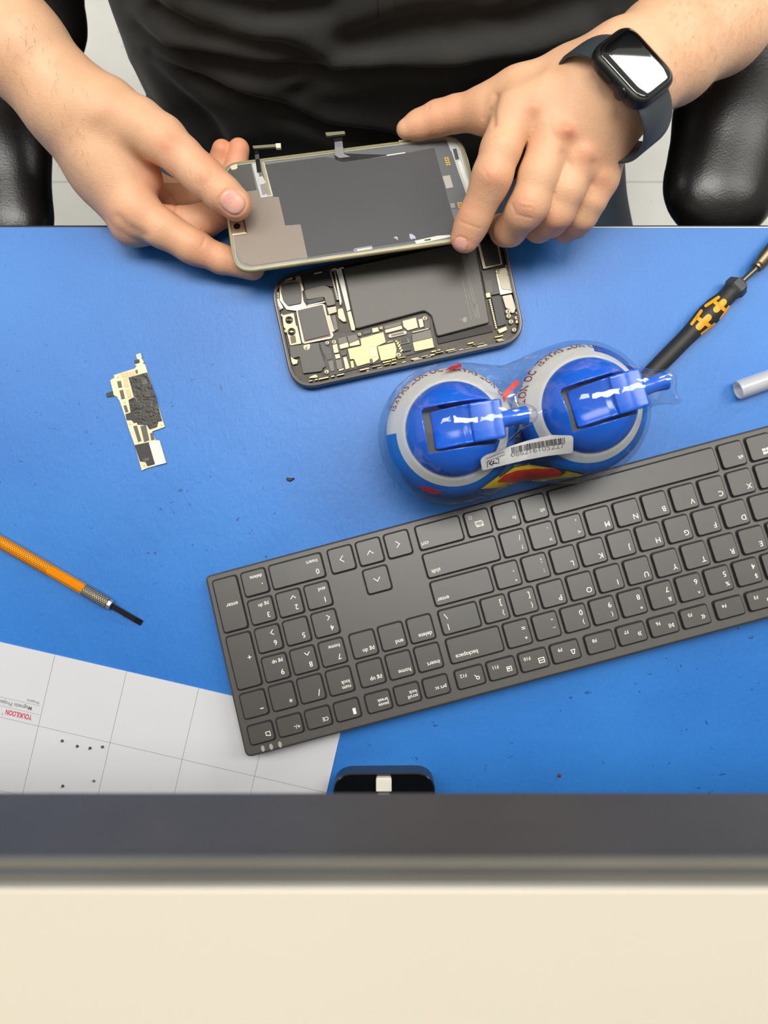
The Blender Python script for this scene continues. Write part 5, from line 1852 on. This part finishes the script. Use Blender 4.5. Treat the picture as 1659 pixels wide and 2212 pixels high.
def sculpt(V_, F_, creases, bumps, nails, reds, zmin=-1):
    n_ = vnormals(V_, F_)
    px, py = to_px(V_)
    up = (n_[:, 2] > -0.2) & (V_[:, 2] > zmin)
    disp = np.zeros(len(V_))
    for pts, w_, a_ in creases:
        d_ = seg_dist(px, py, pts)
        disp -= np.where(up, a_ * np.exp(-(d_ / w_) ** 2), 0)
    for (x, y), r_, a_ in bumps:
        d_ = np.hypot(px - x, py - y)
        disp += np.where(up, a_ * np.exp(-(d_ / r_) ** 2), 0)
    nail = np.zeros(len(V_)); red = np.zeros(len(V_))
    for (x, y), (ax_, ay_), ang, (lo, hi) in nails:
        ca, sa = math.cos(ang), math.sin(ang)
        u_ = ((px - x) * ca + (py - y) * sa) / ax_; w_ = (-(px - x) * sa + (py - y) * ca) / ay_
        q = (np.abs(u_) ** 2.6 + np.abs(w_) ** 2.6) ** (1 / 2.6)
        ok = up & (V_[:, 2] > lo) & (V_[:, 2] < hi) & (n_[:, 2] > 0.15)
        m_ = np.clip((1.02 - q) / 0.10, 0, 1) * ok
        nail = np.maximum(nail, m_)
        disp += np.where(ok, -0.00055 * np.exp(-((q - 1.06) / 0.09) ** 2) + 0.00012 * m_, 0)
    for (x, y), r_, a_ in reds:
        red += a_ * np.exp(-(np.hypot(px - x, py - y) / r_) ** 2)
    return V_ + n_ * disp[:, None], nail, np.clip(red, 0, 1)


crA = []
for k, (x0, y0, x1, y1, x2, y2) in enumerate(((1125, 700, 1105, 760, 1120, 830), (1165, 720, 1150, 800, 1165, 900), (1205, 745, 1185, 820, 1200, 920), (1250, 770, 1300, 790, 1285, 850), (1225, 780, 1240, 850, 1235, 900), (1180, 790, 1215, 770, 1255, 790))):
    crA.append(([zA(x0, y0), zA(x1, y1), zA(x2, y2)], 2.2, 0.00032))
crA += [([zA(905, 935), zA(960, 985), zA(1010, 1060), zA(1015, 1110)], 4, 0.0006), ([zA(880, 960), zA(930, 1000)], 3, 0.0004),
        ([zA(1215, 1370), zA(1235, 1320)], 4, 0.0004), ([zA(560, 1150), zA(640, 1230), zA(760, 1290)], 10, 0.0008)]
VA, nailA, redA = sculpt(VA, FFa, crA,
    [(zA(960, 570), 16, 0.0010), (zA(1230, 820), 13, 0.0004), ((205, 245), 25, 0.0010)],
    [(zA(1453, 1035), (27, 23), R(38), (0.03, 0.08))],
    [(zA(960, 570), 30, 0.75), (zA(1430, 1110), 55, 0.55), (zA(1330, 600), 40, 0.75), (zA(1500, 590), 40, 0.75), (zA(880, 830), 35, 0.6), (zA(980, 1030), 28, 0.5), (zA(1230, 830), 28, 0.35), (zA(640, 1100), 70, 0.3), (zA(1180, 1400), 70, 0.35), (zA(1450, 1500), 60, 0.3)])
crB = [([zB(420, 960), zB(480, 985), zB(540, 1005)], 2.0, 0.00035), ([zB(735, 860), zB(760, 920), zB(850, 945)], 3, 0.0003), ([zB(800, 840), zB(860, 850)], 2.4, 0.0003), ([zB(790, 875), zB(850, 880)], 2.2, 0.0003), ([zB(560, 640), zB(590, 700)], 3, 0.0002),
       ([zB(810, 262), zB(840, 256), zB(880, 262)], 3, 0.0005), ([zB(640, 215), zB(620, 300), zB(625, 380)], 7, 0.0012), ([zB(1040, 560), zB(1075, 620)], 9, 0.0006), ([zB(1220, 620), zB(1215, 740)], 9, 0.0006),
       ([zB(240, 270), zB(235, 300)], 2.4, 0.0003), ([zB(600, 290), zB(560, 350)], 2.5, 0.0004), ([zB(960, 330), zB(960, 400), zB(1000, 470)], 6, 0.0003)]
bmB = [(zB(1065, 425), 18, 0.0022), (zB(1060, 420), 9, 0.0006), (zB(870, 280), 20, 0.0012), (zB(1180, 555), 20, 0.0014), (zB(1270, 690), 17, 0.0010), (zB(620, 690), 22, 0.0007), (zB(810, 870), 20, 0.0007), (zB(970, 990), 14, 0.0004)]
for a_, c_ in (((1100, 60), (1060, 400)), ((1250, 120), (1180, 520)), ((960, 60), (860, 260)), ((1330, 200), (1290, 650))):
    p, q = Vector(zB(*a_)), Vector(zB(*c_))
    for k in range(9):
        r_ = p.lerp(q, k / 8); bmB.append(((r_.x, r_.y), 13, 0.00020))
VB, nailB, redB = sculpt(VB, FFb, crB, bmB,
    [(zB(425, 1105), (17, 15), R(110), (0.03, 0.08)), ],
    [(zB(1065, 425), 26, 0.9), (zB(850, 290), 36, 0.55), (zB(1180, 560), 34, 0.55), (zB(620, 690), 34, 0.6), (zB(810, 870), 32, 0.6), (zB(300, 340), 90, 0.45), (zB(450, 900), 45, 0.45), (zB(420, 1110), 30, 0.6), (zB(970, 980), 28, 0.5), (zB(1290, 730), 34, 0.4), (zB(650, 1080), 30, 0.45), (zB(1080, 1050), 32, 0.45), (zB(860, 1080), 30, 0.45)])
Vall = np.concatenate([VA, VB, VC])
Fall = np.concatenate([FFa, FFb + len(VA), FFc + len(VA) + len(VB)])
person = thing('person', 'person in a black shirt holding a phone display over the desk with both hands', 'person', (0, 0.46, FLOOR_Z))
body = mk('body', Vall, Fall, m_skin, person, 'all')
for nm, arr in (('nail', np.concatenate([nailA, nailB, np.zeros(len(VC))])), ('red', np.concatenate([redA, redB, np.zeros(len(VC))]))):
    at_ = body.data.attributes.new(nm, 'FLOAT', 'POINT')
    if len(at_.data) == len(arr):
        at_.data.foreach_set('value', arr.astype(np.float32))
# fine arm hair
m_hair = mat('arm_hair', '8a6448', 0.5)
def hair(name, V_, F_, sel, n_h, dirv, ln_, seed):
    n_ = vnormals(V_, F_); px, py = to_px(V_)
    ids = np.nonzero(sel(px, py, n_, V_))[0]
    r_ = np.random.default_rng(seed)
    if len(ids) == 0:
        return
    ids = r_.choice(ids, n_h)
    hv, hf = [], []
    for i in ids:
        p = Vector(V_[i]); nn = Vector(n_[i]); t_ = (Vector(dirv) + Vector(r_.normal(0, 0.35, 3))).normalized()
        t_ = (t_ - nn * t_.dot(nn)).normalized()
        l_ = ln_ * r_.uniform(0.6, 1.2); w_ = nn.cross(t_) * 0.00005
        a_ = p; b_ = p + t_ * l_ * 0.5 + nn * l_ * 0.28; c_ = p + t_ * l_ + nn * l_ * 0.38
        k = len(hv)
        hv += [a_ - w_, a_ + w_, b_ + w_ * .7, b_ - w_ * .7, c_]
        hf += [(k, k + 1, k + 2, k + 3), (k + 3, k + 2, k + 4)]
    o = mk(name, hv, hf, m_hair, person)
    o['kind'] = 'stuff'


hair('arm_hair', VB, FFb, lambda px, py, n_, v_: (px > 1440) & (px < 1670) & (n_[:, 2] > -0.3), 1100, (-0.3, -0.8, 0.1), 0.0055, 1)
hair('arm_hair', VA, FFa, lambda px, py, n_, v_: (px < 190) & (px > -20) & (n_[:, 2] > -0.5) & (n_[:, 1] < 0.1) & (v_[:, 1] > 0.19), 220, (0.2, -0.9, 0.0), 0.0055, 2)

# ---------------------------------------------------------------- black shirt
m_shirt = bpy.data.materials.new('black_jersey'); m_shirt.use_nodes = True
nt, b = nodes_of(m_shirt)
b.inputs['Base Color'].default_value = lin('2a2a27'); b.inputs['Roughness'].default_value = 0.8
b.inputs['Sheen Weight'].default_value = 0.1; b.inputs['Sheen Roughness'].default_value = 0.4
tc = nt.nodes.new('ShaderNodeTexCoord')
bump_n(nt, b, noise_n(nt, tc.outputs['Object'], 1400, 2), 0.25, 0.0005)
zs = [-0.21, -0.17, -0.14, -0.10, -0.05, 0.0, 0.05, 0.10, 0.20, 0.30, 0.37, 0.41, 0.43]
fr_ = [0.300, 0.262, 0.248, 0.246, 0.256, 0.270, 0.284, 0.300, 0.355, 0.425, 0.475, 0.52, 0.545]
hw_ = [0.208, 0.209, 0.210, 0.210, 0.206, 0.199, 0.200, 0.203, 0.212, 0.212, 0.19, 0.12, 0.065]
NZ, NA = 190, 340
zz_ = np.concatenate([np.linspace(-0.21, 0.12, 140), np.linspace(0.123, 0.43, NZ - 140)])
th_ = np.linspace(0, 2 * np.pi, NA, endpoint=False) - np.pi / 2
# denser at the front
th_ = -np.pi / 2 + np.pi * np.sign(np.linspace(-1, 1, NA, endpoint=False)) * np.abs(np.linspace(-1, 1, NA, endpoint=False)) ** 1.35
FRn = np.interp(zz_, zs, fr_); HW = np.interp(zz_, zs, hw_)
ker = np.ones(9) / 9
FRn = np.convolve(np.pad(FRn, 4, 'edge'), ker, 'valid'); HW = np.convolve(np.pad(HW, 4, 'edge'), ker, 'valid')
cyy = 0.46
GV = np.zeros((NZ, NA, 3))
ex = 2 / 2.7
for i in range(NZ):
    ct, st_ = np.cos(th_), np.sin(th_)
    cyy = 0.46 + max(0.0, zz_[i] - 0.05) * 0.40
    ry = cyy - FRn[i]
    GV[i, :, 0] = HW[i] * np.sign(ct) * np.abs(ct) ** ex
    GV[i, :, 1] = cyy + np.where(st_ < 0, ry, 0.14) * np.sign(st_) * np.abs(st_) ** ex
    GV[i, :, 2] = zz_[i]
idx_ = np.arange(NZ * NA).reshape(NZ, NA)
SF = np.stack([idx_[:-1], np.roll(idx_, -1, 1)[:-1], np.roll(idx_, -1, 1)[1:], idx_[1:]], -1).reshape(-1, 4)
SV = GV.reshape(-1, 3)
sn = vnormals(SV, SF)
if sn[:, 1][SV[:, 1] < 0.3].mean() > 0:
    SF = SF[:, ::-1]; sn = -sn
px, py = to_px(SV)
vis = (SV[:, 1] < 0.44) & (py > -250)


def fold(pts, w_, a_, ridge=0.8, off=1.6):
    w_ *= 1.5; a_ *= 1.25; ridge *= 0.8
    """a crease with a roll of cloth above it"""
    up_ = [(x, y - off * w_) for x, y in pts]; dn_ = [(x, y + off * w_) for x, y in pts]
    return np.where(vis, -a_ * np.exp(-(seg_dist(px, py, pts) / w_) ** 2) + a_ * ridge * np.exp(-(seg_dist(px, py, up_) / (w_ * 1.6)) ** 2) + a_ * 0.3 * np.exp(-(seg_dist(px, py, dn_) / (w_ * 2)) ** 2), 0)


dsp = fold([(340, 10), (374, 29), (431, 58), (509, 77), (610, 92), (690, 118)], 14, 0.006, 0.9)
dsp += fold([(296, 58), (369, 96), (470, 120), (586, 140), (730, 149), (875, 148), (1000, 138), (1120, 118), (1250, 80)], 13, 0.008, 1.0)
dsp += fold([(330, 110), (417, 159), (499, 193), (610, 236), (706, 275), (803, 296), (880, 310)], 11, 0.006, 0.7)
dsp += fold([(300, 110), (393, 202), (470, 284), (500, 330)], 13, 0.005, 0.6)
dsp += fold([(290, 150), (330, 220), (400, 320)], 12, 0.004, 0.6)
dsp += fold([(640, 190), (700, 165), (800, 155)], 12, 0.003, 0.5)
dsp += fold([(760, 90), (860, 60), (960, 30), (1060, -20)], 22, 0.004, 0.7)
dsp += fold([(1000, 180), (1100, 165), (1220, 120), (1300, 60)], 14, 0.005, 0.8)
dsp += fold([(980, 60), (1100, 40), (1250, -10)], 18, 0.004, 0.7)
dsp += fold([(420, -20), (560, 20), (700, 10)], 16, 0.004, 0.7)
dsp += np.where(vis, 0.0016 * np.sin(px / 47 + py / 31) * np.sin(py / 41 - px / 90), 0)
dsp *= np.clip((px - 262) / 110, 0, 1) * np.clip((1440 - px) / 120, 0, 1)
SV = SV + sn * dsp[:, None]
SV = smooth_mesh(SV, SF, 1, 0.4)
# sleeves
mb = MB(); mb.add(SV, SF)
for el, sh in ((elA, shA), (elB, shB)):
    m1 = el.lerp(sh, 0.38)
    Ls = (sh - m1).length
    v, f = lathe([(0.004, 0.050), (0, 0.058), (0.0, 0.060), (0.02, 0.061), (Ls * 0.6, 0.064), (Ls, 0.068), (Ls + 0.03, 0.05)], m1, sh, 40)
    mb.add(v, f)
mb.build('shirt', m_shirt, person, 'all')
# button placket stitching near the top edge of the picture
m_btn2 = mat('shirt_button', '151515', 0.4)
sbv = BVHTree.FromPolygons([tuple(x) for x in SV], [tuple(int(i) for i in q) for q in SF])
decal('placket', [[(815, -30), (850, -30), (849, 38), (820, 40)]], sbv, 0.0006, m_shirt, person, step=6)

# ---------------------------------------------------------------- jeans and shoes
m_jean = mat('dark_denim', '35475c', 0.75, noise=(60, 0.3), bump=(900, 0.5))
fj = Field((-0.32, -0.32, FLOOR_Z - 0.01), (0.32, 0.62, -0.04), 0.006)
FJ = fj.new()
for sx in (-1, 1):
    hp, kn_, an_ = (sx * 0.10, 0.44, -0.20), (sx * 0.150, -0.02, -0.195), (sx * 0.15, 0.02, FLOOR_Z + 0.09)
    fj.cone(hp, (sx * 0.128, 0.2, -0.192), 0.105, 0.086, None, 0.03, FJ); fj.cone((sx * 0.128, 0.2, -0.192), kn_, 0.086, 0.064, None, 0.03, FJ); fj.cone(kn_, an_, 0.062, 0.050, None, 0.03, FJ)
fj.cone((-0.08, 0.46, -0.19), (0.08, 0.46, -0.19), 0.12, 0.12, None, 0.04, FJ)
FJ = np.maximum(FJ, np.float32(FLOOR_Z + 0.06) - fj.ax[2][None, None, :])
JV, JF = nets(FJ, fj); JV = smooth_mesh(JV, JF, 3)
mk('jeans', JV, JF, m_jean, person, 'all')
m_shoe = mat('black_shoe', '1c1c1e', 0.5)
for sx in (-1, 1):
    fs_ = Field((sx * 0.15 - 0.07, -0.16, FLOOR_Z - 0.002), (sx * 0.15 + 0.07, 0.12, FLOOR_Z + 0.13), 0.005)
    FS = fs_.new()
    fs_.cone((sx * 0.15, 0.05, FLOOR_Z + 0.045), (sx * 0.155, -0.10, FLOOR_Z + 0.032), 0.046, 0.040, None, 0.02, FS)
    fs_.cone((sx * 0.15, 0.04, FLOOR_Z + 0.04), (sx * 0.15, 0.03, FLOOR_Z + 0.09), 0.044, 0.042, None, 0.02, FS)
    FS = np.maximum(FS, np.float32(FLOOR_Z + 0.001) - fs_.ax[2][None, None, :])
    v_, f_ = nets(FS, fs_); mk('shoe', smooth_mesh(v_, f_, 2), f_, m_shoe, person, 'all')

# ---------------------------------------------------------------- wristwatch
wz = 0.1005
wc = P(1374, 136, wz)
Wd2 = Vector((0.74, 0.67, 0)).normalized(); Ld = Vector((0.67, -0.74, 0)).normalized()
tilt = R(17)
Wn = (Wd2 * math.cos(tilt) - Vector((0, 0, 1)) * math.sin(tilt)).normalized()
Nn = Wn.cross(Ld); Nn = Nn if Nn.z > 0 else -Nn
tl2 = R(0)
wt = thing('smartwatch', 'black rectangular smartwatch on a dark rubber band worn on the wrist', 'watch', tuple(wc))
def wf(x, y, h):
    return wc + Ld * x + Wn * y + Nn * h


m_wc = mat('watch_case', '2c2d2b', 0.38, 0.7)
m_wg = mat('watch_glass', '040406', 0.03, spec=0.6, coat=1.0)
m_ws = mat('rubber_band', '2f363c', 0.5)
LH, WH = 0.0200, 0.0162
def wl(d):
    q = rnd([(-LH + d, -WH + d), (LH - d, -WH + d), (LH - d, WH - d), (-LH + d, WH - d)], 0.0098 - d * 0.8, 8)
    return q if area2(q) > 0 else q[::-1]
def loft(levels, fr, cap=True):
    vs, fs = [], []
    n_ = len(levels[0][0])
    for q, h in levels:
        vs += [fr(x, y, h) for x, y in q]
    for r_ in range(len(levels) - 1):
        for i in range(n_):
            j = (i + 1) % n_
            fs.append((r_ * n_ + i, r_ * n_ + j, (r_ + 1) * n_ + j, (r_ + 1) * n_ + i))
    if cap:
        fs.append(tuple(range(n_))[::-1]); fs.append(tuple(range((len(levels) - 1) * n_, len(levels) * n_)))
    # frame may be left-handed: keep outward normals
    return vs, fs


hand = Ld.cross(Wn).dot(Nn) > 0
v, f = loft([(wl(0.0045), -0.0095), (wl(0.0018), -0.0085), (wl(0.0006), -0.0065), (wl(0.0), -0.0040), (wl(0.0002), -0.0018), (wl(0.0011), -0.0005), (wl(0.0021), 0.0)], wf)
if not hand:
    f = [t[::-1] for t in f]
mk('case', v, f, m_wc, wt, 50)
gl_lv = [(wl(0.0019), -0.0006), (wl(0.0021), 0.0002), (wl(0.0028), 0.00055), (wl(0.0040), 0.0008), (wl(0.0062), 0.0009)]
v, f = loft(gl_lv, wf)
if not hand:
    f = [t[::-1] for t in f]
mk('glass', v, f, m_wg, wt, 60)
v, f = lathe([(0, 0.0032), (0.0002, 0.0036), (0.0013, 0.0036), (0.0016, 0.0030)], wf(0.0062, -WH + 0.0004, -0.0042), wf(0.0062, -WH - 0.003, -0.0042), 24)
mk('crown', v, f, mat('crown_dark', '3a3a3a', 0.3, 0.8), wt, 40)
v, f = prism(rnd([(-0.010, -0.0060), (-0.001, -0.0060), (-0.001, -0.0030), (-0.010, -0.0030)], 0.0015, 5), 0, 0.0004)
mk('side_button', [wf(x, -WH - z, y) for x, y, z in v], f, m_wc, wt)
# band: an oval loop round the wrist in the plane of Ld and Nn
loop = []
ctr_ = wc - Nn * 0.0265
nb_ = 72
def band_pt(q):
    # superellipse loop; q=90deg is under the watch
    cx_, sx_ = math.cos(q), math.sin(q)
    a_ = 0.0325 if cx_ > 0 else 0.0315
    return Ld * (a_ * np.sign(cx_) * abs(cx_) ** 0.85) + Nn * (0.0225 * np.sign(sx_) * abs(sx_) ** 0.9)


vs, fs = [], []
for i in range(nb_):
    q = 2 * math.pi * i / nb_
    p = band_pt(q); p2 = band_pt(q + 0.03); tg = (p2 - p).normalized(); on = Wn.cross(tg).normalized()
    if on.dot(p) < 0:
        on = -on
    hw2 = 0.0112 + 0.0014 * max(0, math.sin(q))
    for sy, th2 in ((-1, -0.0008), (-1, 0.0004), (-0.86, 0.0011), (0.86, 0.0011), (1, 0.0004), (1, -0.0008)):
        vs.append(ctr_ + p + Wn * (sy * hw2) + on * th2)
for i in range(nb_):
    j = (i + 1) % nb_
    for k in range(6):
        k2 = (k + 1) % 6
        fs.append((i * 6 + k, j * 6 + k, j * 6 + k2, i * 6 + k2))
mk('band', vs, fs, m_ws, wt, 50)

# ---------------------------------------------------------------- office chair
m_lea = mat('black_leather', '121110', 0.30, spec=0.5, noise=(40, 0.25), bump=(700, 0.12))
m_chm = mat('chair_plastic', '161616', 0.5)
ch = thing('office_chair', 'black leather office chair with broad glossy armrests behind the desk', 'chair', (0, 0.5, FLOOR_Z))
zc = -66
def pad(name, nodes, sc):
    ff2 = None
    pts = [(P(x, y, z / 1000), r_ / 1000) for x, y, z, r_ in nodes]
    lo = [min(p[0][i] - p[1] - 0.01 for p in pts) for i in range(3)]; hi = [max(p[0][i] + p[1] + 0.01 for p in pts) for i in range(3)]
    ff2 = Field(lo, hi, 0.003); G = ff2.new()
    for (p, r1_), (q, r2_) in zip(pts[:-1], pts[1:]):
        ff2.cone(p, q, r1_, r2_, sc, 0.01, G)
    v_, f_ = nets(G, ff2)
    return mk(name, smooth_mesh(v_, f_, 3), f_, m_lea, ch, 'all')


pad('armrest', [(1556, 400, zc, 41.5), (1590, 250, zc, 43), (1640, 60, zc, 47), (1650, -200, zc, 45), (1600, -720, zc, 40)], 0.5)
pad('armrest', [(-8, 470, zc, 41.5), (-20, 320, zc, 41.5), (-10, 210, zc, 38), (60, 62, zc, 40.5), (50, -60, zc, 42), (30, -260, zc, 45), (20, -720, zc, 40)], 0.5)
for sx in (-1, 1):
    x_ = 0.255 * sx if sx > 0 else -0.275
    v, f = boxv(x_ - 0.02, x_ + 0.02, 0.60, 0.65, -0.34, -0.075)
    mk('arm_support', v, f, m_chm, ch)
    v, f = boxv(min(x_, 0), max(x_, 0), 0.61, 0.645, -0.375, -0.345)
    mk('arm_bracket', v, f, m_chm, ch)
def slab(name, lo, hi, r_, m):
    f3 = Field([v_ - 0.02 for v_ in lo], [v_ + 0.02 for v_ in hi], 0.006)
    X_, Y_, Z_ = np.meshgrid(*f3.ax, indexing='ij')
    q = [np.abs(A_ - (l + h) / 2) - (h - l) / 2 + r_ for A_, l, h in zip((X_, Y_, Z_), lo, hi)]
    D = np.sqrt(sum(np.maximum(a_, 0) ** 2 for a_ in q)) + np.minimum(np.maximum(np.maximum(q[0], q[1]), q[2]), 0) - r_
    v_, f_ = nets(D.astype(np.float32), f3)
    return mk(name, smooth_mesh(v_, f_, 2), f_, m, ch, 'all')


slab('seat', (-0.22, 0.20, -0.42), (0.22, 0.72, -0.336), 0.035, m_lea)
slab('backrest', (-0.22, 0.79, -0.34), (0.22, 0.86, 0.30), 0.035, m_lea)
v, f = lathe([(0, 0.03), (0.28, 0.03)], (0, 0.45, -0.66), (0, 0.45, -0.38), 20); mk('column', v, f, m_chm, ch, True)
for k in range(5):
    a_ = 2 * math.pi * k / 5 + 0.3
    e_ = Vector((0.27 * math.cos(a_), 0.45 + 0.27 * math.sin(a_), -0.675))
    v, f = lathe([(0, 0.022), (0.27, 0.015)], (0, 0.45, -0.65), e_, 12); lg = mk('leg', v, f, m_chm, ch, True)
    v, f = lathe([(0, 0.018), (0, 0.026), (0.03, 0.026), (0.03, 0.018)], e_ + Vector((-0.015, 0, -0.029)), e_ + Vector((0.015, 0, -0.029)), 16)
    mk('caster', v, f, m_chm, lg, True)
